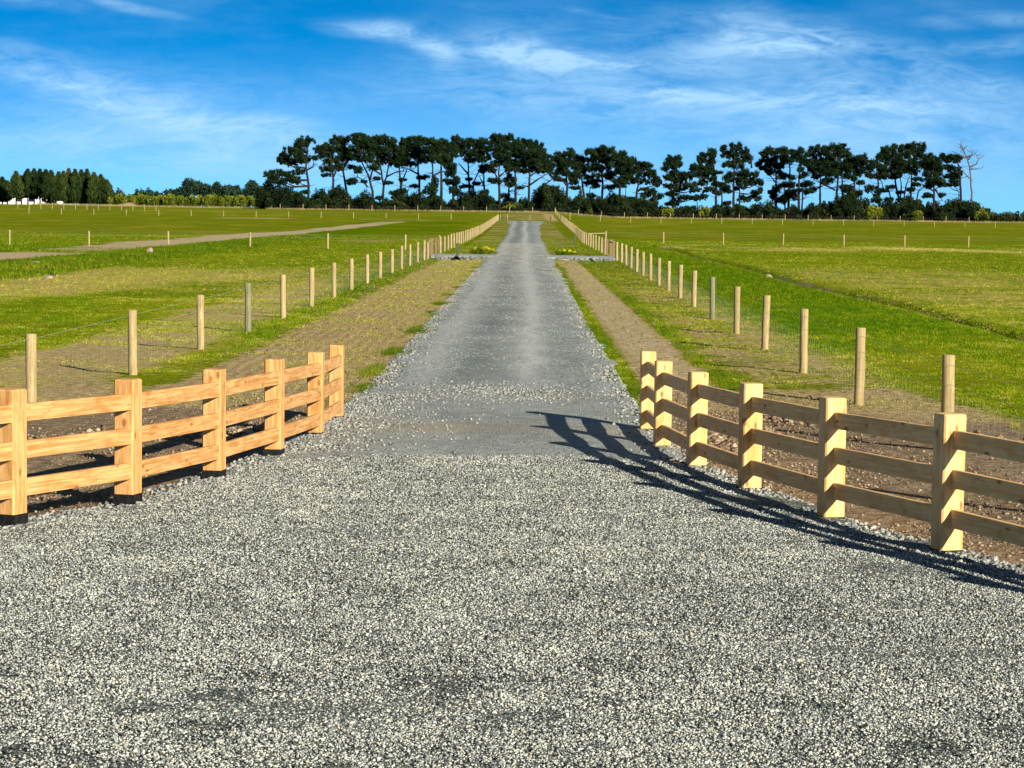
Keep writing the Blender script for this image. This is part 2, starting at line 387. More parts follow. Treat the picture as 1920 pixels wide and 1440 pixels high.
def wl_x(y): return np.interp(y, [20, 32, 40, 60, 105, 170, 290, 446], [-6.95, -6.85, -6.72, -6.42, -6.2, -5.75, -5.7, -4.95])
def wr_x(y): return np.interp(y, [14, 42, 64, 72, 138, 228, 307, 427, 560], [5.3, 5.25, 5.35, 5.45, 5.95, 5.95, 7.0, 7.3, 7.6])

# ------------------------------------------------------------------ ground sheet
def geom(a, b, s0, g):
    o = [a]; s_ = s0
    while o[-1] < b: o.append(o[-1]+s_); s_ *= g
    return o
xs = np.array(sorted(set([-q for q in geom(14, 5000, .3, 1.09)][0:]+list(np.arange(-14, 14, .22))+geom(14, 5000, .3, 1.09))))
ys = np.array(sorted(set([-q for q in geom(4, 400, 2, 1.3)]+geom(-4, 8, 2, 1.)+list(np.arange(8, 70, .3))+geom(70, 9000, .4, 1.016))))
GX, GY = np.meshgrid(xs, ys)
def vnoise(x, y, s, seed):
    g = np.random.default_rng(seed).random((64, 64)); x = np.asarray(x)/s; y = np.asarray(y)/s
    xi = np.floor(x).astype(int); yi = np.floor(y).astype(int); fx = x-xi; fy = y-yi
    fx = fx*fx*(3-2*fx); fy = fy*fy*(3-2*fy); xi %= 64; yi %= 64; x1 = (xi+1) % 64; y1 = (yi+1) % 64
    return (g[xi, yi]*(1-fx)+g[x1, yi]*fx)*(1-fy)+(g[xi, y1]*(1-fx)+g[x1, y1]*fx)*fy
GZ = zt(GX, GY)+(vnoise(GX, GY, 1.1, 3)-.5)*.05*sst(2.4, 3.4, np.abs(GX+.4))
def gauss(v, c, s_): return np.exp(-((v-c)/s_)**2)
def band(v, a, b, e): return sst(a-e, a+e, v)*(1-sst(b-e, b+e, v))
def masks(x, y):
    near = 1-sst(33, 39, y)
    n1 = vnoise(x, y, 4., 5); n2 = vnoise(x, y, 14., 6); n3 = vnoise(x, y*.35, 6., 8)
    crossing = sst(150, 156, y)
    # left verge (bare, dry), right strip (bare, rippled)
    lv = band(x, wl_x(y)+1.0, -2.2, .45)*(1-crossing)
    rs = band(x, 2.05, 3.35, .18)*sst(33, 36, y)*(1-sst(138, 146, y))
    rv = band(x, 3.7, 6.6, .6)*(1-sst(80, 140, y))
    lp = band(x, -9.8, -6.6, .7)*(1-sst(60, 120, y))
    bare = .86*lv+.95*rs+.42*rv*(.6+.8*n1)*(1-.5*sst(45, 90, y))+.5*lp*(.4+1.1*n1)
    bare += .75*near*(1-sst(6, 9, np.abs(x)))*sst(2, 3, np.abs(x+.3))
    far_v = crossing*band(x, -5.2, 5.4, .5)
    bare += far_v*(.22+.35*n1)
    tr = band(x+2.2*(vnoise(x*0, y, 14., 13)-.5), -34.4, -26.8, .9)*sst(60, 100, y)*(1-sst(260, 300, y))*(1-.55*band(y, 142, 172, 8))*(.55+.8*n1) + band(x-(y-300)*.055, -31.5, -26.5, 1.)*sst(260, 300, y)*(1-sst(395, 430, y))*(.45+.6*n3)
    bare += .95*tr+.35*band(x, -19, -12, 2)*band(y, 175, 260, 20)*n2*1.6
    bare += .85*gauss(x, 6.0, 1.1)*band(y, 440, 552, 12)
    bare += .85*gauss(y, 432, 9)*band(x, -60, -14, 6)*n3
    dry = .22+.25*(n2-.5)
    dry += .10*sst(6.5, 8, -x)*(1-sst(100, 150, y))
    dry += .30*lv+.25*rv+.3*lp
    dry += .38*band(x, -60, -7, 3)*band(y, 42, 110, 20)*sst(.3, .7, n3)*1.25
    dry += band(x, 13, 70, 3)*gauss(y, 210, 20)*.95*sst(.38, .62, vnoise(x, y*.8, 9., 9)*.6+n3*.4)
    dry += .55*sst(575, 600, y)*(1-sst(640, 700, y))
    dry -= .25*band(x, 6.5, 12, .8)*sst(50, 70, y)
    dry += .30*band(x, 12.9, 26, 2)*band(y, 45, 130, 20)*(.3+n1)
    lush = .12+.5*(n2-.5)
    lush += .85*band(x, -27.4, -20.4, .9)*sst(70, 100, y)*(1-sst(260, 320, y))
    lush += .5*band(x, -60, -33, 3)*band(y, 125, 185, 14)
    lush += .40*band(x, 6.3, 12., .6)*sst(48, 66, y)*(1-.6*sst(150, 240, y))
    pt = sst(.46, .66, vnoise(x, y, 1.6, 10))
    lush += (.40*gauss(x, 3.5, .14)*sst(34, 40, y)*(1-sst(135, 150, y))+.38*gauss(x, 1.9, .16)*sst(30, 34, y)*(1-sst(138, 150, y)))*pt
    lush += .35*band(x, wl_x(y)-.8, wl_x(y)+.9, .35)*sst(40, 60, y)
    lush += .45*band(x, -30, -8, 4)*band(y, 290, 420, 25)
    lush -= .5*lv+.6*rs
    soil = near*.98*band(np.abs(x+.4), 2.0, 5.6, .5)*(1-sst(33, 36.5, y+ .4*np.abs(x))) + near*.7*band(np.abs(x+.4), 3, 8.5, 1.)*(1-sst(31, 35, y))
    soil += .75*gauss(x, 12.3, .35)*sst(40, 55, y)*(1-sst(200, 230, y))*(.55+.6*n1)
    soil += .25*gauss(y, 590, 22)*n1
    pale = .95*tr*(.75+.5*n1)+.55*rs*(.6+.8*n3)+.34*lv*(.5+.8*n1)+.9*band(x, 13, 70, 3)*gauss(y, 212, 10)*sst(.48, .66, vnoise(x, y*.8, 7., 12))+.75*band(x, -19, -9, 2)*gauss(y, 190, 22)*n2
    rut = rs
    track = lv*.8+.25*rv
    return dict(bare=bare, dry=dry, lush=lush, soil=soil, pale=pale, rut=rut, track=track)
mk = masks(GX, GY)
tag(grid_obj('ground', GX, GY, GZ, mG, mk), 'green and straw coloured paddock ground with bare soil verges', 'ground', kind='structure')

# ------------------------------------------------------------------ driveway
def road_top(x, y):
    l, r = road_l(y), road_r(y); u = np.clip((x-l)/(r-l), 0, 1)
    return zt(x, y)+.06*(1-np.abs(2*u-1)**4)+.03*np.exp(-((y-151)/4.)**2)
ry = np.array(list(np.arange(-20, 8, 1.))+list(np.arange(8, 60, .16))+geom(60, 432, .3, 1.008))
nu = 64; U = np.linspace(0, 1, nu)
lx = road_l(ry)+(vnoise(ry, ry*0, .45, 21)-.5)*.42*np.clip(ry/25, .6, 1.3)+(vnoise(ry, ry*0, 2.2, 22)-.5)*.28
rx = road_r(ry)+(vnoise(ry, ry*0, .45, 23)-.5)*.42*np.clip(ry/25, .6, 1.3)+(vnoise(ry, ry*0, 2.2, 24)-.5)*.28
DX = lx[:, None]*(1-U)+rx[:, None]*U; DY = np.repeat(ry[:, None], nu, 1)
DZ = zt(DX, DY)+.06*(1-np.abs(2*U[None]-1)**4)-.03*(np.abs(2*U[None]-1) > .985)+.012+(vnoise(DX, DY, .9, 25)-.5)*.02+.03*np.exp(-((DY-151)/4.)**2)
arc = 25.6-.10*(DX+.2)**2+(vnoise(DX, DY, .5, 26)-.5)*.5
seal = 1-sst(-.15, .15, DY-arc)
xc = DX+.4+.12*np.sin(DY*.06)
wob = (vnoise(DX, DY*.25, .5, 27)-.5)*.25
wheel = (gauss(xc+wob, -1.3, .3)*.6+gauss(xc+wob, .62, .27)*.95)*sst(33, 44, DY)
dark = (gauss(xc+wob, -.4, .42)*.9+gauss(xc+wob, 1.45, .35)*.5)*sst(33, 42, DY)*(.55+.7*vnoise(DX, DY*.3, .6, 34))
fines = np.clip(band(DY, 26.5, 33.5, 1.5)*(.5+.6*vnoise(DX, DY, 1.2, 28)) + .55*(gauss(xc+wob, 0., .4))*sst(33, 40, DY)+.35*gauss(DY, 31, 2.), 0, .9)
tan = np.clip(gauss(DY, 29.6, .7)*(.5+.9*vnoise(DX, DY, .9, 29))+gauss(DY, 35.2, 1.3)*.6*vnoise(DX, DY, .8, 30), 0, 1)*band(DX, -2, 1.4, .4)*(1-seal)
drive = tag(grid_obj('gravel_driveway', DX, DY, DZ, mR, dict(seal=seal, dark=dark, wheel=wheel, fines=fines, tan=tan)),
            'long straight grey gravel driveway widening towards the viewer', 'driveway', kind='structure')

# side entrances at the crossing
def stub(x0, x1, name, label):
    X = np.linspace(x0, x1, 30); Y = np.linspace(147.6, 155.5, 24); SX, SY = np.meshgrid(X, Y)
    SY = SY+(vnoise(SX, SY*0, .6, 31)-.5)*.5
    e = np.abs(2*(np.arange(24)/23.)-1)[:, None]
    SZ = np.maximum(zt(SX, SY), zt(SX*0, SY))*0+zt(0., 150.)+.10-.05*e**6-.55*(np.arange(24) == 0)[:, None]+(vnoise(SX, SY, .5, 33)-.5)*.04
    n_ = SX.shape
    return tag(grid_obj(name, SX, SY, SZ, mR, dict(seal=np.zeros(n_), dark=np.zeros(n_), wheel=np.full(n_, .35), fines=np.full(n_, .3), tan=np.full(n_, .15))), label, 'track', kind='structure')
stub(-6.0, -1.9, 'gravel_track', 'short gravel side track to the gateway left of the drive')
stub(1.5, 6.0, 'gravel_track', 'short gravel side track to the gateway right of the drive')

# ------------------------------------------------------------------ scattered small geometry
def octas(C, rad, flat=.7):
    """irregular eight-sided stones: centres C (n,3), radius rad (n)"""
    n = len(C)
    base = np.array([(1, 0, 0), (-1, 0, 0), (0, 1, 0), (0, -1, 0), (0, 0, 1), (0, 0, -1)], float)
    a = rng.normal(size=(n, 4)); a /= np.linalg.norm(a, axis=1, keepdims=True)
    q0, q1, q2, q3 = a.T
    Rm = np.stack([np.stack([1-2*(q2*q2+q3*q3), 2*(q1*q2-q0*q3), 2*(q1*q3+q0*q2)], -1),
                   np.stack([2*(q1*q2+q0*q3), 1-2*(q1*q1+q3*q3), 2*(q2*q3-q0*q1)], -1),
                   np.stack([2*(q1*q3-q0*q2), 2*(q2*q3+q0*q1), 1-2*(q1*q1+q2*q2)], -1)], 1)
    P = base[None]*(rad[:, None, None]*rng.uniform(.65, 1.35, (n, 6, 1)))
    P = np.einsum('nij,nkj->nki', Rm, P)+rng.normal(size=(n, 6, 3))*rad[:, None, None]*.14
    P[:, :, 2] *= flat
    V = (C[:, None]+P).reshape(-1, 3)
    f = np.array([(0, 2, 4), (2, 1, 4), (1, 3, 4), (3, 0, 4), (2, 0, 5), (1, 2, 5), (3, 1, 5), (0, 3, 5)])
    T = (np.arange(n)[:, None, None]*6+f[None]).reshape(-1, 3)
    return V, T
def tri_obj(name, V, T, mat_, tone_per_face, parent=None, smooth=False):
    return link(name, raw_mesh(name, V, T, np.full(len(T), 3), mat_, smooth, {'tone': ('FACE', tone_per_face)}), parent)

# loose chip on the seal in front
def chips(n, y0, y1, rlo, rhi):
    y = y0+(y1-y0)*rng.random(n)**1.0; x = rng.uniform(-1, 1, n)*(y*.247+.9)
    k = (x > road_l(y)+.05) & (x < road_r(y)-.05)
    return x[k], y[k], rng.uniform(rlo, rhi, k.sum())*np.where(rng.random(k.sum()) < .05, 1.7, 1.)
cx, cy, cr = chips(600000, 9.7, 26.2, .0042, .0092)
k = cy < 25.65-.10*(cx+.2)**2+(rng.random(len(cx))-.5)*.5+(vnoise(cx, cy, .5, 26)-.5)*.5
patch = vnoise(cx, cy, .5, 41)*.55+vnoise(cx, cy, .17, 42)*.45
keep = k & (rng.random(len(cx)) < np.where((patch < .36+.02*(12.-cy)) & (cy < 12.6), .32, 1.0))
cx, cy, cr, patch = cx[keep], cy[keep], cr[keep], patch[keep]
cz = road_top(cx, cy)+.014+cr*.25+rng.uniform(0, .006, len(cx))
V, T = octas(np.stack([cx, cy, cz], -1), cr, .75)
tn = np.clip(rng.beta(1.5, 1.4, len(cx))*.95+(patch-.5)*.3, 0, .95); tn[rng.random(len(cx)) < .015] = 1.
tag(tri_obj('gravel_chips', V, T, mCHIP, np.repeat(tn, 8)), 'pale and dark stone chip covering the drive in front', 'gravel', kind='stuff')

# coarser loose stones: along the edges and in the rough patch beyond the seal
P = []
for ef, sgn in ((road_l, 1), (road_r, -1)):
    n = 6000; y = 15+(120-15)*rng.random(n)**2.4; off = np.abs(rng.normal(0, .22, n))-.14
    P.append((ef(y)+sgn*off*np.where(y < 33, 1.2, .8), y, rng.uniform(.012, .034, n)))
n = 1500; y = rng.normal(36.0, 1.0, n); P.append((np.clip(rng.normal(-.45, .75, n), -2.3, 1.6), y, rng.uniform(.010, .028, n)))
n = 40000; y = 26.5+190*rng.random(n)**1.15; uu_ = rng.random(n); k_ = (rng.random(n) < .05+.6*np.abs(2*uu_-1)**2) | (y > 41); y, uu_ = y[k_], uu_[k_]; P.append((road_l(y)+(road_r(y)-road_l(y))*uu_, y, rng.uniform(.006, .017, len(y))*(y/40)**.3))
n = 3600; y = rng.uniform(26, 36, n); P.append((road_l(y)+rng.gamma(1.5, .35, n)-.2, y, rng.uniform(.010, .026, n)))
x = np.concatenate([p[0] for p in P]); y = np.concatenate([p[1] for p in P]); r = np.concatenate([p[2] for p in P])
V, T = octas(np.stack([x, y, road_top(x, y)+r*.35+.008], -1), r, .75)
tag(tri_obj('loose_stones', V, T, mSTONE, np.repeat(rng.beta(2, 1.7, len(x)), 8)), 'loose grey stones strewn along the drive edges', 'stones', kind='stuff')

# clods of soil behind the timber fences
n = 30000
y = rng.uniform(17, 37, n); x = np.where(rng.random(n) < .62, road_r(y)+rng.gamma(1.8, .9, n)+.05, road_l(y)-rng.gamma(1.8, .8, n)-.05)
r = .004+.022*rng.random(n)**4
x2 = rng.normal(0, 1, 2600); y2 = rng.normal(0, 1, 2600)
lines = [((3.3, 33.6), (6.6, 28.5)), ((3.0, 30.5), (2.3, 27.0)), ((-3.6, 29.5), (-6.5, 27.0))]
px_, py_ = [], []
for (a, b_) in lines:
    s_ = rng.random(1000); px_.append(a[0]+(b_[0]-a[0])*s_+rng.normal(0, .22, 1000)); py_.append(a[1]+(b_[1]-a[1])*s_+rng.normal(0, .5, 1000))
nv = 16000; yv = 33*(140/33)**rng.random(nv); xv = np.where(rng.random(nv) < .7, rng.uniform(-6.2, -2.4, nv), rng.uniform(2., 6.5, nv))
px_.append(xv); py_.append(yv)
x = np.concatenate([x]+px_); y = np.concatenate([y]+py_); r = np.concatenate([r, .012+.05*rng.random(3000)**2, (.006+.022*rng.random(nv)**3)*(yv/40)**.4])
V, T = octas(np.stack([x, y, zt(x, y)+r*.4], -1), r, .8)
tag(tri_obj('soil_clods', V, T, mCLOD, np.repeat(np.clip(rng.beta(2, 2.2, len(x))-.1*(y > 34), 0, 1), 8)), 'brown clods and stones turned up behind the timber rails', 'soil', kind='stuff')

# grass
def blades(C, n_per, L, W, spread, lean=.5, tone=None):
    """tufts of triangular blades; C (n,3)"""
    n = len(C); k = n_per
    az = rng.uniform(0, 2*np.pi, (n, k)); tl = rng.uniform(.05, lean, (n, k)); ll = L[:, None]*rng.uniform(.55, 1.2, (n, k))
    root = C[:, None]+np.stack([np.cos(az)*spread*rng.random((n, k)), np.sin(az)*spread*rng.random((n, k)), np.zeros((n, k))-.01], -1)
    tip = root+np.stack([np.cos(az)*np.sin(tl)*ll, np.sin(az)*np.sin(tl)*ll, np.cos(tl)*ll], -1)
    pz = rng.uniform(0, np.pi, (n, k)); wv_ = np.stack([np.cos(pz), np.sin(pz)*.4, 0*pz], -1)*W[:, None, None]
    V = np.stack([root-wv_, root+wv_, tip], 2).reshape(-1, 3)
    T = np.arange(len(V)).reshape(-1, 3)
    tn = np.clip((tone[:, None] if tone is not None else .5)+rng.normal(0, .2, (n, k)), 0, 1).ravel()
    return V, T, tn
def grass_zone(n, y0, y1, wide, gamma, k, L0, W0):
    u = rng.random(n); y = y0*(y1/y0)**(u**gamma); x = rng.uniform(-1, 1, n)*(y*.235+wide)
    m = masks(x, y); jit = (vnoise(x, y, .9, 51)-.5)*.9+(vnoise(x, y, .3, 52)-.5)*.5
    nb = np.clip(m['bare'], 0, 1.2)+jit*.7; ns = m['soil']+jit*.5
    on = (x > road_l(y)-.1) & (x < road_r(y)+.1)
    stubz = (y > 147) & (y < 156) & (np.abs(x) < 6)
    ok = (nb < .43) & (ns < .5) & ~on & ~stubz
    ok &= rng.random(n) < np.clip(1.05-m['bare']*.8-.3*np.clip(m['dry'], 0, 1), .05, 1)
    x, y = x[ok], y[ok]; lush = m['lush'][ok]; dry = m['dry'][ok]
    tone = .42+.5*(dry-.3)-.25*np.clip(lush, 0, 1)+(vnoise(x, y, 2.5, 53)-.5)*.35+(vnoise(x, y, .28, 54)-.5)*.6
    L = L0*(.75+.9*np.clip(lush, 0, 1))*(y/40)**.35; W = W0*(y/40)**.75
    return blades(np.stack([x, y, zt(x, y)], -1), k, L, W, .05*(y/40).mean()**.4, .75, tone)
def straw_zone(n, y0, y1):
    y = y0*(y1/y0)**rng.random(n); x = rng.uniform(-11, 9, n); m = masks(x, y)
    ok = ((m['bare']+(vnoise(x, y, .8, 55)-.5)) > .45) & (m['soil'] < .5) & ((x < road_l(y)-.1) | (x > road_r(y)+.1)) & ~((m['rut'] > .4) & (rng.random(n) < .8))
    x, y = x[ok], y[ok]; return blades(np.stack([x, y, zt(x, y)], -1), 3, np.full(len(x), .035)*(y/40)**.5, np.full(len(x), .006)*(y/40)**.7, .06, 1.25, rng.uniform(.25, 1.05, len(x)))
parts_ = [straw_zone(150000, 31, 145), grass_zone(190000, 28, 75, 2., .9, 4, .052, .0085), grass_zone(90000, 70, 260, 4., .9, 4, .06, .008)]
V = np.concatenate([p[0] for p in parts_]); T = np.arange(len(V)).reshape(-1, 3); tn = np.concatenate([p[2] for p in parts_])
tag(tri_obj('grass', V, T, mBLADE, tn), 'short paddock grass either side of the drive', 'grass', kind='stuff')

# weeds: tufts along the road edges, in the verge, the drain and the rank strip
def scatter_clumps(centres, n_each, sx_, sy_, L):
    o = []
    for (x, y, s_) in centres:
        n = int(n_each*s_); o.append(np.stack([x+rng.normal(0, sx_*s_, n), y+rng.normal(0, sy_*s_, n), np.full(n, L*s_)], -1))
    return np.concatenate(o)
cl = []
for y in [34.2, 36.5, 37.5, 40.5, 41.2, 42.3, 46.5, 48, 55, 57, 58.5, 64, 66, 72, 80, 88, 97, 104, 112, 120, 128]:
    cl.append((road_l(y)-.16+random.uniform(-.12, .1), y, random.uniform(.7, 1.25)))
for y in np.arange(35, 125, 1.1):
    if random.random() < .42: cl.append((road_r(y)+.22+random.uniform(-.1, .12), y+random.uniform(-.5, .5), random.uniform(.45, .95)))
for y in np.arange(37, 140, 1.3):
    if random.random() < .75: cl.append((3.52+random.uniform(-.12, .14), y, random.uniform(.4, .8)))
Q = scatter_clumps(cl, 130, .13, .45, .085)
Q2 = []
for y in np.arange(48, 215, .5):
    for _ in range(2): Q2.append((12.3+.25*math.sin(y*.11)+random.gauss(.35, .3), y, random.uniform(.5, 1.0)))
Q2 = scatter_clumps([q for q in Q2 if random.random() < .62], 8, .14, .3, .09)
Q3 = []
for _ in range(420): Q3.append((random.uniform(-27, -20.5), random.uniform(90, 250), random.uniform(.5, 1.2)))
Q3 = scatter_clumps(Q3, 26, .4, 1.2, .2)
Q4 = scatter_clumps([(random.uniform(-5.6, -2.7), random.uniform(38, 140), random.uniform(.3, .6)) for _ in range(46)], 60, .16, .4, .06)
Q = np.concatenate([Q, Q2, Q3, Q4]); zz_ = zt(Q[:, 0], Q[:, 1])
V, T, tn = blades(np.stack([Q[:, 0], Q[:, 1], zz_], -1), 4, Q[:, 2], .10*Q[:, 2]*(Q[:, 1]/45)**.4, .05, .9, np.full(len(Q), .45)+(vnoise(Q[:, 0], Q[:, 1], 1.5, 61)-.5)*.6)
tag(tri_obj('weeds', V, T, mWEED, tn), 'rough green weeds along the drive edges and the paddock drain', 'weeds', kind='stuff')

# ------------------------------------------------------------------ timber fences
def wood_mesh(name, boxes, m, parent, seed):
    """boxes: list of (centre base, ax, ay, h, chamfer, long) ; grain runs along long axis"""
    mb = MB(); uu, vv = [], []
    for (c, ax, ay, h, ch, axis) in boxes:
        n0 = mb.n; mb.box(c, ax, ay, h, ch)
        axis = Vector(axis).normalized(); o = Vector(c)
        for p in mb.v[n0:]:
            d = Vector(p)-o; u = d.dot(axis); rest = d-axis*u
            uu.append(u); vv.append(rest.x*.9+rest.y*.77+rest.z)
    ob = mb.build(name, m, parent)
    for nm, arr in (('uu', uu), ('vv', vv), ('seed', [seed]*len(uu))):
        a = ob.data.attributes.new(nm, 'FLOAT', 'POINT'); a.data.foreach_set('value', np.array(arr, np.float32))
    return ob
def timber_fence(label, pts, hts, m, setback, road_side, sleeve, ext):
    root = empty('timber_fence', (pts[len(pts)//2][0], pts[len(pts)//2][1], zs(*pts[len(pts)//2])), label, 'fence')
    inv = Matrix.Translation(root.location).inverted()
    n = len(pts); W = .1
    dirs = []
    for i in range(n):
        a = Vector(pts[max(i-1, 0)]+(0,)); b_ = Vector(pts[min(i+1, n-1)]+(0,)); dirs.append((b_-a).normalized())
    zb = [zs(*p)+.02 for p in pts]
    L = lambda v: Vector(v)-root.location
    for i, p in enumerate(pts):
        d = dirs[i]; nrm = Vector((d.y, -d.x, 0))
        lean = Vector((random.uniform(-.006, .006), random.uniform(-.006, .006), 1))
        base = Vector((p[0], p[1], zb[i]))
        po = wood_mesh('post', [(L(base+Vector((0, 0, sleeve[i]))), d*W, nrm*W, lean*(hts[i]-sleeve[i]), .014, (0, 0, 1))], m, root, i*3.7)
        mb = MB(); mb.box(L(base-Vector((0, 0, .25))), d*(W+.002), nrm*(W+.002), Vector((0, 0, .25+sleeve[i]-.001)))
        mb.build('post_sleeve', mBLACK, po)
    side = road_side
    for i in range(n-1):
        d = (Vector(pts[i+1]+(0,))-Vector(pts[i]+(0,))).normalized(); nrm = Vector((d.y, -d.x, 0))*side   # towards the road
        for k, dz in enumerate((.13, .45, .775)):
            a = Vector((*pts[i], zb[i]+hts[i]-dz)); b_ = Vector((*pts[i+1], zb[i+1]+hts[i+1]-dz))
            off = nrm*(W-setback-.024)
            a2 = a+off+d*(W-.03); b2 = b_+off-d*(W-.03); ln = b2-a2
            # rail: thickness .048, height .15
            mid_ = L((a2+b2)/2-Vector((0, 0, .15)))
            wood_mesh('rail', [(mid_, ln/2, nrm*.024, Vector((0, 0, .15)), .004, ln)], m, root, 40+i*5.1+k*1.9)
    return root
timber_fence('three-rail golden timber fence curving along the gravel left of the drive mouth', LF, LF_H, mWOODL, .012, 1, [.10, .10, .10, .085, .08, .03, .03], 0)
timber_fence('pale three-rail timber fence whose rails throw long shadows onto the gravel', RF, RF_H, mWOODR, .075, -1, [.02]*9, 0)

# ------------------------------------------------------------------ round-post wire fences
def post_mesh(r, h, seg=14):
    mb = MB(); k = 6
    mb.tube([(random.uniform(-.004, .004), random.uniform(-.004, .004), -.3+(h+.3)*i/k) for i in range(k)]+[(0, 0, h-.012), (0, 0, h)],
            [r*random.uniform(.97, 1.04) for _ in range(k)]+[r, r*.86], seg)
    me = bpy.data.meshes.new('round_post'); me.from_pydata(mb.v, [], mb.f); me.update()
    me.polygons.foreach_set('use_smooth', [len(f) == 4 for f in mb.f])
    return me
POSTS = []
for q in range(5):
    me = post_mesh(.075*random.uniform(.94, 1.06), 1.16); me.materials.append(mPOSTG if q == 4 else mPOST); POSTS.append(me)
def wire_fence(label, pts, cat='fence', wires=(1.06, .82), netting=True, scale=1., wr=.0024, pick=None, vstep=.3, hs=None):
    x0, y0 = pts[0]; root = empty('wire_fence', (x0, y0, zs(x0, y0)), label, cat)
    O = Vector(root.location)
    for i, (x, y) in enumerate(pts):
        q = pick[i] if pick and i in pick else (random.choice((0, 1, 2, 3)))
        o = bpy.data.objects.new('post', POSTS[q]); COL.objects.link(o); o.parent = root
        o.location = Vector((x, y, zs(x, y)))-O; o.rotation_euler = (random.uniform(-.014, .014), random.uniform(-.018, .018), random.uniform(0, 6))
        o.scale = (scale, scale, random.uniform(.98, 1.03)*(hs or 1.))
    def run(z): return [Vector((x, y, zs(x, y)+z))-O for x, y in pts]
    for z in wires:
        mb = MB(); mb.tube([p+Vector((0, 0, 0)) for p in run(z)], wr, 4, False); mb.build('wire', mWIRE, root)
    if netting:
        mb = MB()
        for z in (.08, .18, .29, .41, .55, .72): mb.tube(run(z), wr*.55, 3, False)
        for i in range(len(pts)-1):
            a, b_ = Vector((*pts[i], 0)), Vector((*pts[i+1], 0)); m_ = max(2, int((b_-a).length/vstep))
            for s_ in range(m_):
                q = a.lerp(b_, s_/m_); z = zs(q.x, q.y); mb.tube([Vector((q.x, q.y, z+.08))-O, Vector((q.x, q.y, z+.72))-O], wr*.5, 3, False)
        mb.build('netting', mWIRE, root)
    return root
L_y = [17.0, 24.4, 31.7, 39.3, 46.8, 54, 61, 68.8, 76.5, 83.8, 91.8, 99.4, 107.5, 115, 122.5, 130, 137.5]
L_y2 = list(np.arange(160, 447, 7.15))
wire_fence('wire fence left of the drive from the timber rails to the gateway', [(float(wl_x(y)), y) for y in L_y]+[(-6.05, 144.5)], pick={5: 4})
wire_fence('wire fence left of the drive running on beyond the gateway', [(float(wl_x(y)), y) for y in L_y2], vstep=.6)
R_y = [14, 21, 28.1, 35.4, 42.4, 49.5, 56.4, 64.2, 72.5, 79.7, 87, 94.2, 101.5, 108.8, 116, 123.3, 130.6, 138, 145]
R_y2 = list(np.arange(166, 440, 7.2))+[448, 476, 504, 532, 556]
wire_fence('wire fence right of the drive from the timber rails to the gateway', [(float(wr_x(y)), y) for y in R_y], pick={7: 4})
wire_fence('wire fence right of the drive beyond the gateway up to the pines', [(float(wr_x(y)), y) for y in R_y2], vstep=.6)
wire_fence('low cross fence of spaced round posts over the left paddock', [(x, 173+.03*(x+39)) for x in (-69.5, -63.4, -57.3, -51.2, -45.1, -39, -33, -27, -20.8, -14.9, -9.0, -6.4)], netting=False)
wire_fence('cross fence of spaced round posts over the right paddock below the pale grass', [(x, 233) for x in (8.4, 14.3, 20.4, 26.5, 32.7, 38.9, 45.4, 51.5, 57.6, 63.7)], netting=False)
wire_fence('thin far fence crossing the left paddock well short of the trees', [(-14.2-6.35*i, 446) for i in range(0, 18)][::-1], netting=False, scale=.9, hs=1.0)
wire_fence('short fence closing off the far end of the drive', [(-4.6, 450), (-3.2, 450), (1.2, 450), (5.6, 450)], netting=False, scale=.9)
wire_fence('thin far fence crossing the right paddock short of the pines', [(9.5+6.25*i, 470) for i in range(0, 17)], netting=False, scale=.9, hs=1.1)
wire_fence('grey tall-posted fence standing along the foot of the pines', [(-60+5.65*i, 562) for i in range(0, 31)], netting=False, scale=.95, hs=1.2)
wire_fence('close-posted far fence in front of the white house and tall conifers', [(-112+2.55*i, 505) for i in range(0, 13)], netting=False, scale=.9, hs=1.15)

# gateways: square timber posts and a rail
def gateway(label, sx_, gy):
    root = empty('gateway', (sx_*6.15, gy, zs(sx_*6.15, gy)), label, 'gateway'); O = Vector(root.location)
    for (x, y, w_, h_) in ((6.15, gy, .115, 1.17), (6.1, gy-6.2, .07, 1.14), (6.05, gy+5.0, .07, 1.12), (6.0, gy+9., .07, 1.1)):
        mb = MB(); mb.box(Vector((sx_*x, y, zs(sx_*x, y)-.2))-O, (w_, 0, 0), (0, w_, 0), (0, 0, h_+.2), .012); mb.build('post', mGATE, root)
    mb = MB(); a = Vector((sx_*6.05, gy-6.1, zs(sx_*6.1, gy)+.98))-O; b_ = Vector((sx_*6.1, gy-.1, zs(sx_*6.1, gy)+1.0))-O; mb.tube([a, b_], .05, 8); mb.build('rail', mPOST, root)
gateway('brown square timber gateway posts at the end of the left side track', -1, 153)
gateway('brown square timber gateway posts at the end of the right side track', 1, 160)
root = empty('strainer_assembly', (8.4, 233, zs(8.4, 233)), 'round strainer post with horizontal brace rail at the start of the right cross fence', 'fence brace'); O = Vector(root.location)
mb = MB(); mb.tube([(0, 0, -.3), (0, 0, 1.2)], .1, 10); mb.build('post', mPOST, root)
mb = MB(); mb.tube([(-.05, -.02, .98), (-1.75, -.6, .92)], .05, 8); mb.build('brace_rail', mPOST, root)

# green service pillars
def pillar(label, px, pyb, Y, wd, h):
    x, z = at(px, pyb, Y); z = zs(x, Y) if Y > 160 else zs(0., 150.)+.04
    root = empty('service_pillar', (x, Y, z), label, 'service pillar')
    mb = MB(); mb.box((0, 0, -.1), (wd/2, 0, 0), (0, wd*.45, 0), (0, 0, h+.1), .02); mb.build('body', mGREENBOX, root)
    mb = MB(); mb.box((0, 0, h+.001), (wd/2+.015, 0, 0), (0, wd*.45+.015, 0), (0, 0, .05), .015); mb.build('cap', mGREENBOX, root)
pillar('dark green utility pillar standing by the left side track', 858, 478, 149.2, .2, .8)
pillar('dark green utility pillar on the grass left of the right-hand fence', 1077.5, 456.5, 215, .22, .93)
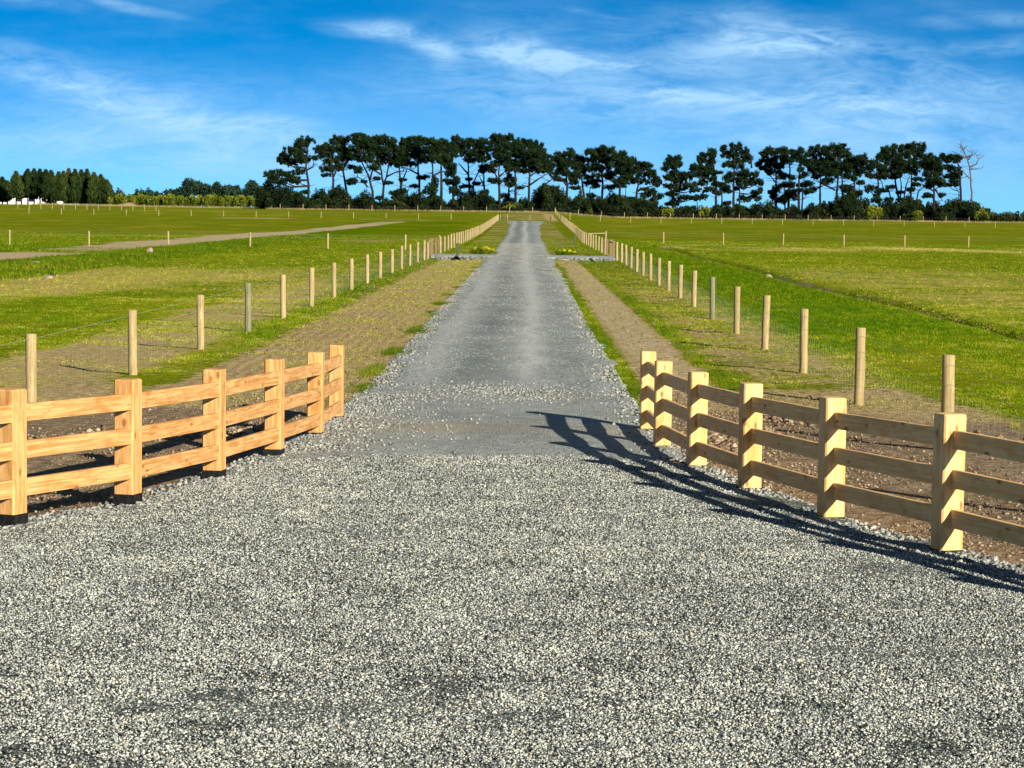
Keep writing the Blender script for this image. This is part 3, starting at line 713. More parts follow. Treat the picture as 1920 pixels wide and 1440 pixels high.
# far small pieces at the end of the drive
for (mpx, mlab) in ((943, 'short dark post left of the far end of the drive'), (1032, 'short dark post right of the far end of the drive')):
  x, z = at(mpx, 419, 434); root = empty('marker_post', (x, 434, zs(x, 434)), mlab, 'post')
  mb = MB(); mb.box((0, 0, -.1), (.13, 0, 0), (0, .13, 0), (0, 0, .95), .02); mb.build('shaft', mGREENBOX, root)
  mb = MB(); mb.box((0, 0, .86), (.16, 0, 0), (0, .16, 0), (0, 0, .06), .02); mb.build('cap', mGREENBOX, root)

# culvert headwalls
def headwall(label, x0, x1, yy_, hole):
    root = empty('culvert_headwall', ((x0+x1)/2, yy_, zs((x0+x1)/2, yy_)), label, 'culvert'); O = Vector(root.location)
    n = 300; x = rng.uniform(x0, x1, n); zt_ = zs(0, 150)+.05; mid_ = (x0+x1)/2
    zlo = zt(x, np.full(n, yy_-.5)); z = zlo+(zt_-zlo)*rng.random(n); y = yy_-.35*(1-(z-zlo)/(np.abs(zt_-zlo)+.05))+rng.normal(0, .05, n)
    V, T = octas(np.stack([x-O.x, y-O.y, z-O.z], -1), rng.uniform(.04, .12, n), .8)
    tri_obj('rocks', V, T, mSTONE, np.repeat(rng.beta(1.3, 2.2, n)*.85, 8), root)
    if hole:
        mb = MB(); xh, zh = at(855, 489, yy_-.9); pts = [(xh-O.x, -.95, zh-O.z), (xh-O.x, 1.2, zh-O.z+.03)]
        mb.tube(pts, .27, 16, False); mb.tube(pts, .23, 16, False); mb.add([Vector((pts[0][0]+.23*math.cos(a), -.8, pts[0][2]+.23*math.sin(a))) for a in np.linspace(0, 2*math.pi, 17)[:-1]], [tuple(range(16))])  # black disc just inside the mouth stands in for the shade within the pipe
        mb.build('pipe', mHOLE, root)
headwall('stacked rock culvert face with dark pipe mouth left of the drive', -5.6, -2.2, 147.2, True)
headwall('low rubble culvert face below the right side track', 2.1, 5.6, 147.4, False)

# yellow flowering weeds
def leafy(cen, rad, n, L, W, up=.3):
    """leaf triangles filling an ellipsoid shell"""
    d = rng.normal(size=(n, 3)); d /= np.linalg.norm(d, axis=1, keepdims=True)
    rr = (rng.random(n)**.4)[:, None]
    C = np.array(cen)+d*np.array(rad)*rr
    dr = d+rng.normal(size=(n, 3))*.55+np.array([0, 0, up]); dr /= np.linalg.norm(dr, axis=1, keepdims=True)
    sd_ = np.cross(dr, rng.normal(size=(n, 3))); sd_ /= np.linalg.norm(sd_, axis=1, keepdims=True)
    l_ = L*rng.uniform(.6, 1.3, (n, 1)); w_ = W*rng.uniform(.6, 1.3, (n, 1))
    V = np.stack([C-sd_*w_, C+sd_*w_, C+dr*l_], 1).reshape(-1, 3)
    return V, d, rr[:, 0]
def flower_bush(label, px, pyb, Y, wd, h):
    x, _ = at(px, pyb, Y); z = zs(x, Y)
    root = empty('flowering_weed', (x, Y, z), label, 'plant')
    Vs, ts = [], []; 
    for i in range(12):
        c = (random.uniform(-.5, .5)*wd, random.uniform(-.4, .4), h*random.uniform(.15, .55)); r_ = (wd*.16, .35, h*.33)
        V, d, rr = leafy(c, r_, 260, .09, .022); Vs.append(V); ts.append(np.clip(rng.normal(.2, .12, 260), 0, .42))
    V = np.concatenate(Vs); tri_obj('leaves', V, np.arange(len(V)).reshape(-1, 3), mYEL, np.concatenate(ts), root)
    Vs, ts = [], []
    for i in range(9):
        xx = random.uniform(-.35, .5)*wd; c = (xx, random.uniform(-.45, .3), h*(.8-.5*abs(xx/wd-.08)+random.uniform(-.12, .08))); r_ = (wd*.09, .2, h*.13)
        V, d, rr = leafy(c, r_, 46, .045, .02); Vs.append(V); ts.append(rng.uniform(.5, .95, 46))
    V = np.concatenate(Vs); tri_obj('blossoms', V, np.arange(len(V)).reshape(-1, 3), mYEL, np.concatenate(ts), root)
flower_bush('larger yellow flowering weed clump left of the drive by the side track', 906, 478, 157.5, 1.7, .68)
flower_bush('smaller yellow flowering weed clump right of the drive by the side track', 1060, 473, 162, 1.35, .42)

# boulders
def boulder(label, px, py, Y, s_, m=mROCK):
    x, _ = at(px, py, Y); 
    import bmesh
    bm = bmesh.new(); bmesh.ops.create_icosphere(bm, subdivisions=2, radius=1)
    for v in bm.verts:
        n_ = math.sin(v.co.x*3+px)*math.cos(v.co.y*2.7+py)*.18+random.uniform(-.08, .08)
        v.co *= 1+n_; v.co.x *= s_[0]; v.co.y *= s_[1]; v.co.z *= s_[2]
    me = bpy.data.meshes.new('boulder'); bm.to_mesh(me); bm.free(); me.materials.append(m)
    o = link('boulder', me); o.location = (x, Y, zs(x, Y)+s_[2]*.3); tag(o, label, 'rock'); return o
boulder('pale pointed rock on the green strip of the left paddock', 281, 481, 142, (.24, .2, .24))
boulder('low pale rock among dry grass below the rank green strip', 92, 522, 92, (.18, .17, .12))
boulder('flat tan stone at the near edge of the clay track', 66, 499, 112, (.25, .2, .08))
boulder('pale stone sitting on the paddock drain right of the fence', 1440, 509, 113, (.24, .2, .13))
boulder('white stone at the lip of the right side track', 1054, 484, 146.2, (.34, .2, .11))
boulder('small pale stone in the dirt by the left timber end post', 672, 741, 33.6, (.045, .04, .035))

# ------------------------------------------------------------------ trees
def spikes(C, n_per, L, W, up):
    """tufts of needles: each tuft a spray of narrow triangles"""
    n = len(C); d = rng.normal(size=(n, n_per, 3)); d /= np.linalg.norm(d, axis=2, keepdims=True); d[..., 2] = d[..., 2]*.6+up
    d /= np.linalg.norm(d, axis=2, keepdims=True)
    s_ = np.cross(d, rng.normal(size=(n, n_per, 3))); s_ /= np.linalg.norm(s_, axis=2, keepdims=True)
    l_ = L*rng.uniform(.55, 1.35, (n, n_per, 1)); w_ = W*rng.uniform(.7, 1.3, (n, n_per, 1))
    C = C[:, None]
    V = np.stack([C-s_*w_-d*l_*.25, C+s_*w_-d*l_*.25, C+d*l_], 2).reshape(-1, 3)
    return V
ZT = {2: (480, 220), 3: (820, 220), 4: (1180, 220), 5: (1540, 220)}; ZK = 380/1920.
def pine(label, zi, Y, trunks, blobs, r0=.34, dens=1., twigs=16, dead=False):
    ox, oy = ZT[zi]
    def w_(zx, zy, dy=0.):
        x, z = at(ox+zx*ZK, oy+zy*ZK, Y+dy); return Vector((x, Y+dy, z))
    b0 = w_(*trunks[0][0]); zg = zs(b0.x, Y); root = empty('dead_pine' if dead else 'pine_tree', (b0.x, Y, zg), label, 'tree', None if dead else 'pines in the row beyond the paddocks')
    O = Vector(root.location); ppm = PXM(Y)/ZK      # zoomed px per metre
    mb = MB(); segs = []
    for ti, tr in enumerate(trunks):
        dy = 0 if ti == 0 else random.uniform(-1.2, 1.2)
        pts = [w_(*p, dy*(i/(len(tr)-1))) for i, p in enumerate(tr)]
        if ti == 0: pts[0].z = min(pts[0].z, zg-.2)
        if tr[0][1] > 700 and ti > 0: pts[0].z = min(pts[0].z, zg-.2)
        # refine with small bends
        fine_ = []
        for a, b_ in zip(pts[:-1], pts[1:]):
            for s_ in range(3): fine_.append(a.lerp(b_, s_/3)+Vector((random.uniform(-.1, .1), random.uniform(-.15, .15), 0)))
        fine_.append(pts[-1]); n_ = len(fine_); rr0 = r0*(1 if ti == 0 else .7)
        mb.tube(fine_ and [p-O for p in fine_], [rr0*(1.15-.85*i/(n_-1)) for i in range(n_)], 7)
        segs += fine_
    bl = []
    blobs = list(blobs)
    if not dead:
        cb = max(b_[1] for b_ in blobs[:4])
        for tr in trunks:
            if tr[0][1] < 700: continue
            for _ in range(2):
                yy2 = random.uniform(max(470, cb+80), 860); xs_ = [p[0] for p in tr][::-1]; ys_ = [p[1] for p in tr][::-1]
                xx2 = float(np.interp(yy2, ys_, xs_))+random.choice((-1, 1))*random.uniform(25, 75); q = random.uniform(28, 62)
                blobs.append((xx2, yy2, q, q*random.uniform(.13, .26)))
    for (bx, by, rx_, ry_) in blobs:
        dy = random.uniform(-.75, .75)*rx_/ppm*1.1
        c = w_(bx, by, dy); kx = 1.22 if zi < 4 and by < 470 else 1.06; rx2, rz2 = kx*rx_/ppm, 1.12*ry_/ppm; bl.append((c, rx2, max(rx2*.85, rz2), rz2))
        low = [p for p in segs if p.z < c.z+.3*rz2] or segs
        q = min(low, key=lambda p: (p-c).length+.6*max(0, p.z-c.z+1.)); 
        if (q-c).length > .6:
            m1 = q.lerp(c, .5)+Vector((0, 0, -.10*(c-q).length)); rb = .05+.028*(c-q).length
            mb.tube([q-O, m1-O, c-O], [rb, rb*.75, rb*.35], 5)
            for _ in range(3):
                e = c+Vector((random.uniform(-.8, .8)*rx2, random.uniform(-.6, .6)*rx2, random.uniform(-.2, .7)*rz2)); mb.tube([m1.lerp(c, .5)-O, e-O], [rb*.4, rb*.15], 4)
    tops = max((p.z for p in segs)); lowz = zg+2.5
    for _ in range(twigs):       # bare dead limbs on the lower trunk
        q = random.choice(segs); 
        if q.z < lowz: continue
        L_ = random.uniform(1.0, 3.2); a = random.choice((0, math.pi))+random.uniform(-.7, .7)
        e1 = q+Vector((math.cos(a)*L_*.5, math.sin(a)*L_*.5, L_*random.uniform(-.05, .3))); e2 = e1+Vector((math.cos(a)*L_*.5, math.sin(a)*L_*.3, L_*random.uniform(-.15, .4)))
        mb.tube([q-O, e1-O, e2-O], [.07, .05, .02], 4)
    if dead:
        for _ in range(60):
            q = random.choice([p for p in segs if p.z > zg+6]); L_ = random.uniform(.5, 1.7); a = random.uniform(0, 6.28)
            e = q+Vector((math.cos(a)*L_, math.sin(a)*L_, L_*random.uniform(.0, .9))); mb.tube([q-O, e-O], [.045, .012], 4)
            e3 = e+Vector((random.uniform(-.5, .5), random.uniform(-.5, .5), random.uniform(-.1, .6))); mb.tube([q.lerp(e, .6)-O, e3-O], [.025, .01], 3)
    mb.build('trunk', mDEAD if dead else mBARK, root, True)
    if bl:
        Cs, ts = [], []
        for (c, rx2, ry2, rz2) in bl:
            # several uneven sub-clumps inside every bough
            m_ = int((6. if zi < 4 else 5.)*rx2*max(rz2, .5))+7
            for _ in range(m_):
                dd = rng.normal(size=3); dd /= np.linalg.norm(dd); s_ = random.random()**.45
                cc = np.array(c-O)+dd*np.array([rx2, ry2, rz2])*s_
                q = random.uniform(.34, .70); r3 = np.array([q, q, q*random.uniform(.75, 1.35)]); r3[2] = min(r3[2], rz2*.9+.12)
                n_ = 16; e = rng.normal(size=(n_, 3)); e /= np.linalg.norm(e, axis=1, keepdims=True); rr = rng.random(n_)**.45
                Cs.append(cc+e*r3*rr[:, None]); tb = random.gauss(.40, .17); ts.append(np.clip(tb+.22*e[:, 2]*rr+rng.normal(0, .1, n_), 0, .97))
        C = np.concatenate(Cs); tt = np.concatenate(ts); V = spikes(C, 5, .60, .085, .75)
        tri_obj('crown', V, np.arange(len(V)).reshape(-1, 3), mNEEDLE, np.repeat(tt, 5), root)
    return root
ORD = ['first', 'second', 'third', 'fourth', 'fifth', 'sixth', 'seventh', 'eighth', 'ninth', 'tenth', 'eleventh', 'twelfth', 'thirteenth', 'fourteenth', 'fifteenth', 'sixteenth', 'seventeenth', 'eighteenth', 'nineteenth', 'twentieth']
PINES = [
 ('one-sided pine with a low side bough and stepped crown', 2, [[(495, 880), (500, 650), (472, 480), (492, 320), (490, 230)], [(478, 500), (540, 470), (545, 420)]],
  [(480, 230, 66, 45), (410, 260, 50, 40), (330, 330, 80, 45), (400, 330, 80, 50), (265, 385, 55, 40), (330, 420, 75, 40), (430, 400, 55, 45), (240, 415, 35, 22), (480, 395, 60, 28), (555, 390, 22, 14),
   (150, 545, 85, 38), (230, 530, 60, 26), (300, 560, 75, 38), (370, 590, 65, 35), (400, 510, 60, 25), (150, 600, 60, 25), (250, 610, 70, 25)]),
 ('slim two-stemmed pine with sparse lower boughs', 2, [[(725, 860), (735, 600), (720, 480), (700, 330)], [(735, 560), (780, 470), (790, 400)]],
  [(590, 310, 45, 35), (620, 350, 55, 35), (680, 360, 60, 40), (660, 290, 40, 40), (700, 420, 70, 30), (650, 490, 55, 20), (720, 480, 60, 22), (800, 470, 60, 25)]),
 ('leaning slender pine under a broad joined crown', 2, [[(870, 880), (858, 700), (825, 500), (860, 400), (850, 280)]],
  [(760, 220, 55, 40), (830, 230, 65, 50), (760, 300, 75, 55), (850, 330, 75, 60), (800, 400, 70, 40), (880, 380, 50, 40)]),
 ('sweeping pine with curved trunk and bare side limb', 2, [[(1115, 880), (1105, 700), (1070, 560), (1010, 440), (985, 300)], [(1080, 590), (1110, 480), (1110, 380)], [(1055, 660), (1000, 590), (960, 560)]],
  [(930, 200, 60, 40), (1000, 195, 60, 40), (960, 270, 85, 60), (1040, 280, 80, 60), (960, 370, 80, 50), (1060, 380, 75, 55), (910, 600, 60, 14), (970, 500, 45, 25), (1110, 470, 45, 30)]),
 ('thick-trunked forked pine carrying the widest crown', 2, [[(1200, 900), (1210, 640), (1175, 450), (1140, 330)], [(1212, 640), (1245, 530), (1265, 380), (1260, 280)], [(1180, 540), (1120, 500), (1090, 480)], [(1240, 560), (1330, 520), (1400, 510)]],
  [(1100, 220, 60, 40), (1180, 220, 75, 40), (1260, 230, 75, 45), (1120, 300, 90, 60), (1220, 320, 95, 65), (1320, 290, 75, 55), (1180, 400, 85, 50), (1280, 400, 85, 50), (1360, 370, 60, 50), (1380, 430, 60, 30)]),
 ('thin pine with dead crossing limbs', 2, [[(1365, 880), (1372, 640), (1358, 480), (1360, 380)], [(1370, 660), (1410, 540), (1440, 480)], [(1385, 800), (1450, 660)]],
  [(1380, 360, 50, 40), (1400, 300, 45, 40), (1420, 400, 40, 30), (1360, 450, 40, 22), (1330, 720, 60, 22), (1400, 700, 40, 20)]),
 ('upright pine with evenly domed crown', 2, [[(1555, 880), (1545, 600), (1535, 450), (1530, 300)], [(1545, 540), (1460, 500), (1440, 490)]],
  [(1430, 230, 50, 35), (1500, 220, 65, 38), (1560, 230, 65, 40), (1460, 290, 65, 45), (1540, 310, 85, 60), (1500, 370, 75, 45), (1580, 390, 75, 45), (1480, 440, 60, 25)]),
 ('pine with dark ivy-thick lower trunk', 2, [[(1665, 880), (1668, 640), (1672, 480), (1650, 320)], [(1670, 560), (1740, 520), (1800, 515)]],
  [(1640, 240, 55, 40), (1700, 260, 60, 40), (1650, 330, 75, 55), (1740, 330, 75, 55), (1690, 400, 75, 45), (1780, 400, 60, 40), (1640, 690, 75, 50), (1690, 620, 25, 70), (1830, 460, 60, 40)]),
 ('pine whose trunk is wrapped in hanging foliage', 3, [[(150, 880), (152, 640), (150, 500), (110, 380)]],
  [(40, 250, 60, 40), (100, 270, 60, 45), (30, 320, 70, 50), (110, 350, 75, 50), (60, 400, 80, 40), (145, 500, 34, 60), (110, 530, 40, 30), (170, 600, 40, 40), (120, 620, 45, 20), (190, 700, 80, 50)]),
 ('pine with upright forks over the left of the drive line', 3, [[(300, 890), (303, 640), (292, 480), (285, 330)], [(345, 890), (340, 620), (400, 500), (420, 420)], [(295, 540), (230, 470), (200, 430)], [(300, 660), (230, 620)]],
  [(185, 215, 45, 35), (240, 260, 60, 45), (310, 240, 50, 40), (370, 250, 50, 40), (440, 230, 28, 45), (200, 310, 75, 50), (300, 330, 85, 55), (390, 320, 80, 60), (340, 400, 90, 35), (430, 390, 55, 40), (450, 300, 40, 40)]),
 ('pencil-thin pine seen between two taller crowns', 3, [[(442, 880), (446, 700), (442, 560), (440, 450)], [(446, 650), (400, 560)]],
  [(450, 470, 60, 25), (430, 510, 35, 18), (490, 500, 45, 20), (450, 740, 45, 40)]),
 ('tallest pine with a lofty pointed crown', 3, [[(585, 890), (586, 640), (585, 500), (595, 330)], [(585, 600), (540, 520), (520, 470)], [(588, 560), (660, 500)]],
  [(540, 200, 50, 35), (600, 215, 60, 40), (665, 195, 45, 35), (540, 270, 70, 50), (620, 290, 80, 55), (690, 260, 55, 45), (560, 360, 70, 45), (640, 370, 75, 45), (560, 440, 65, 35), (640, 450, 55, 30), (510, 500, 50, 20)]),
 ('pale thin young pine in the bright gap', 3, [[(675, 880), (680, 700), (682, 580)]], [(680, 570, 45, 20), (650, 600, 30, 14), (720, 600, 30, 16), (680, 640, 50, 14)]),
 ('straight bare-stemmed pine below a hanging bough', 3, [[(740, 900), (742, 640), (742, 450), (740, 340)]], [(730, 290, 55, 45), (720, 370, 60, 45), (690, 450, 55, 30), (750, 440, 60, 45), (720, 500, 70, 22)]),
 ('broad pine with crown sloping down to one side', 3, [[(865, 900), (874, 640), (872, 480), (860, 330)], [(872, 660), (800, 640)], [(880, 640), (960, 580), (1040, 540)], [(876, 560), (950, 500)]],
  [(780, 250, 50, 35), (850, 245, 65, 40), (920, 260, 60, 40), (790, 330, 75, 55), (880, 340, 90, 60), (970, 310, 60, 50), (820, 420, 80, 50), (910, 430, 85, 55), (1000, 400, 70, 55), (1040, 450, 60, 45), (960, 500, 80, 35), (1060, 510, 45, 35), (830, 500, 60, 25)]),
 ('arching low pine leaning well over to one side', 3, [[(935, 890), (945, 740), (980, 670), (1040, 620), (1105, 565)], [(935, 800), (1010, 700), (1060, 660)]],
  [(1040, 670, 70, 25), (1010, 700, 70, 30), (1060, 740, 65, 35), (980, 760, 55, 40), (1110, 690, 40, 25)]),
 ('spiky-topped pine just past the end of the drive', 3, [[(1230, 890), (1228, 640), (1225, 520), (1220, 400)], [(1228, 650), (1170, 580), (1130, 560)], [(1230, 640), (1300, 590)]],
  [(1105, 390, 25, 30), (1150, 380, 50, 40), (1220, 370, 60, 45), (1265, 340, 25, 40), (1150, 450, 70, 45), (1230, 450, 80, 50), (1170, 520, 80, 35), (1260, 540, 70, 35), (1130, 580, 50, 18)]),
 ('pine with three splayed lower stems', 3, [[(1385, 890), (1388, 720), (1370, 600), (1340, 480)], [(1390, 740), (1350, 660), (1330, 620)], [(1395, 750), (1450, 670)]],
  [(1310, 400, 35, 45), (1375, 405, 25, 50), (1320, 470, 60, 50), (1390, 490, 55, 45), (1310, 550, 65, 35), (1390, 560, 60, 30), (1450, 620, 60, 25), (1290, 620, 50, 20), (1500, 650, 35, 16)]),
 ('flat-topped pine with tiered right boughs', 3, [[(1562, 890), (1565, 660), (1562, 500), (1560, 380)], [(1565, 560), (1640, 540), (1700, 520)]],
  [(1450, 340, 45, 35), (1510, 330, 60, 38), (1590, 310, 65, 40), (1640, 320, 40, 35), (1460, 410, 65, 45), (1550, 400, 85, 50), (1640, 390, 70, 45), (1480, 480, 75, 40), (1560, 480, 75, 40), (1640, 540, 80, 25), (1500, 560, 60, 25), (1640, 660, 70, 18)]),
 ('pine with a smooth rounded shoulder to its crown', 3, [[(1720, 890), (1728, 660), (1735, 520), (1730, 430)], [(1790, 890), (1785, 660)]],
  [(1700, 370, 55, 40), (1750, 350, 30, 25), (1760, 400, 60, 40), (1700, 450, 70, 40), (1790, 460, 65, 45), (1730, 520, 65, 30), (1810, 540, 55, 35), (1700, 610, 55, 18), (1770, 610, 45, 18)]),
 ('low broad pine at the near side of the wide gap', 4, [[(60, 890), (72, 720), (85, 620), (60, 500)], [(75, 700), (180, 660), (260, 640)]],
  [(30, 420, 55, 38), (-20, 410, 55, 40), (90, 450, 60, 38), (20, 500, 80, 50), (170, 460, 45, 35), (110, 530, 85, 50), (200, 530, 60, 45), (20, 590, 80, 40), (120, 610, 60, 25), (230, 590, 60, 35), (270, 640, 40, 25), (190, 700, 70, 20), (260, 740, 50, 35), (150, 740, 50, 18), (240, 800, 60, 45)]),
]
PINES_R = [
 ('feathery fan-topped pine standing alone after the wide gap', 4, [[(410, 960), (420, 700), (430, 520), (415, 400)], [(415, 760), (400, 560)]],
  [(380, 400, 28, 30), (415, 420, 45, 35), (455, 395, 26, 32), (360, 450, 40, 25), (420, 470, 55, 30), (480, 450, 38, 18), (340, 495, 35, 14), (430, 530, 75, 25), (500, 545, 60, 25), (380, 580, 50, 18), (480, 600, 90, 25), (570, 560, 60, 25), (440, 660, 110, 28), (560, 650, 90, 25), (620, 690, 60, 16), (420, 730, 80, 25), (530, 760, 60, 20), (620, 770, 60, 20), (430, 800, 60, 30)]),
 ('narrow pine with steep curved back', 4, [[(815, 960), (822, 760), (828, 620), (805, 480), (792, 330)], [(650, 960), (640, 780)], [(870, 950), (880, 720), (850, 640)]],
  [(790, 325, 42, 26), (770, 370, 50, 35), (680, 360, 30, 25), (690, 410, 50, 40), (760, 430, 50, 45), (610, 475, 42, 28), (670, 480, 60, 40), (760, 500, 55, 45), (620, 540, 55, 28), (720, 560, 65, 35), (790, 580, 45, 35), (680, 630, 70, 25), (840, 640, 45, 25), (740, 690, 70, 18), (690, 760, 80, 18), (900, 670, 60, 35), (930, 690, 45, 35), (840, 720, 40, 20)]),
 ('tall irregular pine with separate lower tiers', 4, [[(985, 960), (988, 700), (990, 520), (1000, 360)], [(1045, 950), (1045, 720), (1030, 560)], [(1160, 480), (1150, 350)]],
  [(895, 300, 28, 26), (980, 285, 28, 30), (1035, 280, 30, 28), (920, 350, 55, 38), (1010, 340, 80, 45), (1090, 330, 40, 35), (1120, 390, 50, 45), (1030, 410, 80, 40), (910, 450, 50, 22), (970, 450, 45, 25), (1060, 470, 70, 25), (920, 570, 40, 24), (970, 550, 40, 22), (935, 605, 35, 14), (1110, 540, 80, 40), (1200, 550, 45, 22), (1080, 600, 80, 40), (1180, 610, 70, 35), (1240, 620, 30, 20), (1180, 715, 35, 18), (1050, 650, 60, 25), (1080, 770, 70, 28), (1160, 770, 80, 28), (1220, 700, 35, 30)]),
 ('pine with a long wing of foliage over open sky', 4, [[(1385, 960), (1388, 740), (1390, 560), (1380, 420)], [(1390, 620), (1340, 560)]],
  [(1315, 320, 45, 32), (1280, 360, 45, 35), (1370, 330, 55, 40), (1300, 420, 65, 42), (1390, 410, 80, 50), (1235, 448, 38, 18), (1260, 480, 25, 12), (1340, 490, 65, 35), (1420, 480, 60, 35), (1330, 530, 30, 14), (1440, 570, 40, 20), (1390, 690, 40, 28), (1360, 750, 40, 22)]),
 ('two-stemmed pine with mistletoe-like clumps on bare stems', 4, [[(1505, 960), (1515, 700), (1520, 480), (1500, 380)], [(1470, 960), (1475, 760), (1470, 640)]],
  [(1440, 320, 50, 32), (1500, 330, 60, 38), (1560, 345, 40, 32), (1470, 390, 60, 40), (1540, 400, 55, 38), (1460, 560, 42, 22), (1450, 640, 55, 22), (1540, 570, 35, 16), (1545, 640, 28, 18), (1540, 720, 55, 30), (1490, 740, 45, 30), (1450, 790, 50, 28), (1560, 760, 40, 20)]),
 ('spindly pine with two crossing stems', 4, [[(1605, 960), (1608, 700), (1612, 500), (1620, 380)], [(1630, 960), (1645, 680), (1650, 580)]],
  [(1625, 312, 30, 22), (1640, 370, 50, 40), (1600, 390, 40, 28), (1660, 430, 60, 40), (1650, 560, 40, 40), (1690, 630, 50, 26), (1620, 500, 30, 16), (1690, 710, 30, 18)]),
 ('bulky pine standing forward in the dense cluster', 4, [[(1810, 960), (1808, 760), (1808, 620), (1800, 460)], [(1808, 620), (1890, 660), (1940, 690)], [(1800, 660), (1730, 690)]],
  [(1755, 295, 42, 32), (1720, 350, 50, 35), (1800, 340, 60, 40), (1860, 320, 50, 35), (1700, 420, 60, 45), (1790, 430, 90, 55), (1880, 400, 60, 50), (1720, 500, 55, 40), (1810, 510, 90, 45), (1890, 510, 50, 40), (1770, 570, 60, 25), (1890, 610, 40, 20), (1730, 690, 40, 14)]),
 ('round-headed pine in the middle of the dense cluster', 5, [[(140, 960), (148, 720), (155, 560), (160, 400)], [(130, 690), (60, 650), (0, 610)]],
  [(120, 290, 45, 32), (180, 280, 50, 32), (40, 320, 40, 30), (100, 360, 70, 50), (190, 350, 75, 50), (250, 350, 45, 40), (90, 440, 80, 50), (180, 450, 85, 50), (250, 420, 45, 40), (60, 540, 60, 25), (140, 540, 70, 28), (40, 610, 50, 18), (90, 500, 60, 35)]),
 ('slim dark-stemmed pine behind the round-headed one', 5, [[(198, 975), (200, 720), (200, 560), (205, 460)], [(205, 680), (290, 630)]], [(220, 500, 50, 30), (260, 480, 40, 30), (230, 560, 40, 16)]),
 ('squarish shorter pine with a hanging lower clump', 5, [[(310, 960), (312, 680), (312, 580), (340, 460)], [(345, 800), (360, 640)]],
  [(340, 395, 60, 30), (400, 380, 42, 28), (330, 450, 70, 45), (420, 450, 70, 50), (320, 530, 65, 40), (400, 530, 65, 35), (475, 470, 45, 40), (310, 720, 75, 45), (280, 770, 60, 40), (380, 620, 35, 14)]),
 ('thin pole-like pine with flat side tiers', 5, [[(550, 970), (548, 740), (535, 580), (520, 430)], [(590, 960), (610, 840)]],
  [(540, 370, 30, 24), (510, 430, 45, 40), (560, 490, 60, 35), (480, 560, 65, 18), (580, 550, 60, 20), (480, 660, 60, 22), (440, 690, 45, 18), (540, 700, 35, 16), (520, 790, 60, 18)]),
 ('many-stemmed pine with a broad square-shouldered crown', 5, [[(742, 980), (740, 800), (705, 620), (690, 520), (680, 380)], [(742, 800), (755, 660), (750, 540)], [(748, 790), (800, 650), (840, 560)], [(720, 760), (640, 700), (590, 710)]],
  [(610, 310, 50, 32), (680, 295, 60, 35), (740, 300, 50, 32), (570, 360, 45, 35), (640, 370, 80, 50), (730, 370, 80, 50), (600, 440, 70, 45), (690, 450, 85, 50), (770, 450, 70, 45), (640, 510, 80, 35), (560, 520, 45, 28), (730, 530, 70, 25), (610, 690, 35, 14)]),
 ('straight pine filling the right shoulder of the broad crown', 5, [[(845, 970), (850, 720), (855, 580), (870, 420)], [(850, 780), (920, 700), (980, 650)]],
  [(820, 290, 50, 35), (890, 285, 60, 35), (950, 290, 42, 38), (830, 360, 65, 45), (920, 360, 70, 50), (850, 440, 75, 45), (930, 440, 65, 45), (870, 510, 70, 35), (810, 490, 45, 30), (920, 590, 50, 12), (890, 640, 50, 12)]),
 ('dome-shaped shorter pine with drooping skirts', 5, [[(1070, 970), (1068, 760), (1065, 620), (1055, 460)], [(1075, 680), (1150, 790)], [(1065, 700), (1000, 650)]],
  [(1040, 375, 45, 25), (1000, 410, 45, 35), (1080, 420, 70, 40), (1010, 460, 60, 40), (1110, 460, 50, 40), (1060, 500, 80, 35), (1000, 540, 55, 25), (1110, 530, 40, 28), (1050, 580, 80, 28), (1040, 620, 60, 20), (1120, 640, 40, 20), (1140, 740, 30, 12), (1000, 660, 45, 16)]),
 ('wind-flagged pine with boughs all on one side', 5, [[(1330, 975), (1325, 740), (1315, 580), (1295, 430), (1280, 370)], [(1305, 760), (1300, 700)]],
  [(1145, 365, 30, 22), (1190, 385, 60, 30), (1260, 380, 60, 26), (1300, 395, 40, 28), (1220, 415, 55, 18), (1180, 480, 60, 20), (1240, 490, 50, 28), (1200, 560, 50, 14), (1270, 550, 50, 25), (1250, 600, 50, 14), (1200, 645, 40, 12), (1260, 640, 45, 16), (1310, 520, 25, 40)]),
]
for i, (lab, zi, tr, bl) in enumerate(PINES):
    pine(lab, zi, 585+random.uniform(-7, 7), tr, bl)
for i, (lab, zi, tr, bl) in enumerate(PINES_R):
    pine('%s' % lab, zi, 588+random.uniform(-7, 7), tr, bl)
pine('dead leafless grey pine at the right end of the row', 5, 583, [[(1418, 975), (1426, 720), (1412, 500), (1385, 390), (1340, 310), (1320, 230)], [(1415, 470), (1470, 440), (1492, 395), (1545, 370)], [(1395, 400), (1425, 350), (1440, 320)],
     [(1380, 390), (1290, 350), (1245, 320)], [(1350, 320), (1290, 240)], [(1345, 310), (1380, 270)], [(1425, 600), (1370, 540), (1330, 500)], [(1420, 490), (1510, 490)], [(1380, 380), (1460, 340), (1490, 400)]], [], .24, 1, 8, True)
x, z = at(480+1755*ZK, 220+740*ZK, 580)
mb = MB(); mb.tube([(0, 0, -.2), (.05, 0, 6.), (-.1, 0, 11.)], [.4, .34, .25], 9); mb.tube([(-.1, 0, 11.), (-.2, .1, 12.4)], [.25, .06], 7)
st_ = mb.build('tree_stump', mBARK, None, True); st_.location = (x, 580, zs(x, 580)); tag(st_, 'dark broken-off bare trunk standing in a bright gap of the pines', 'tree')

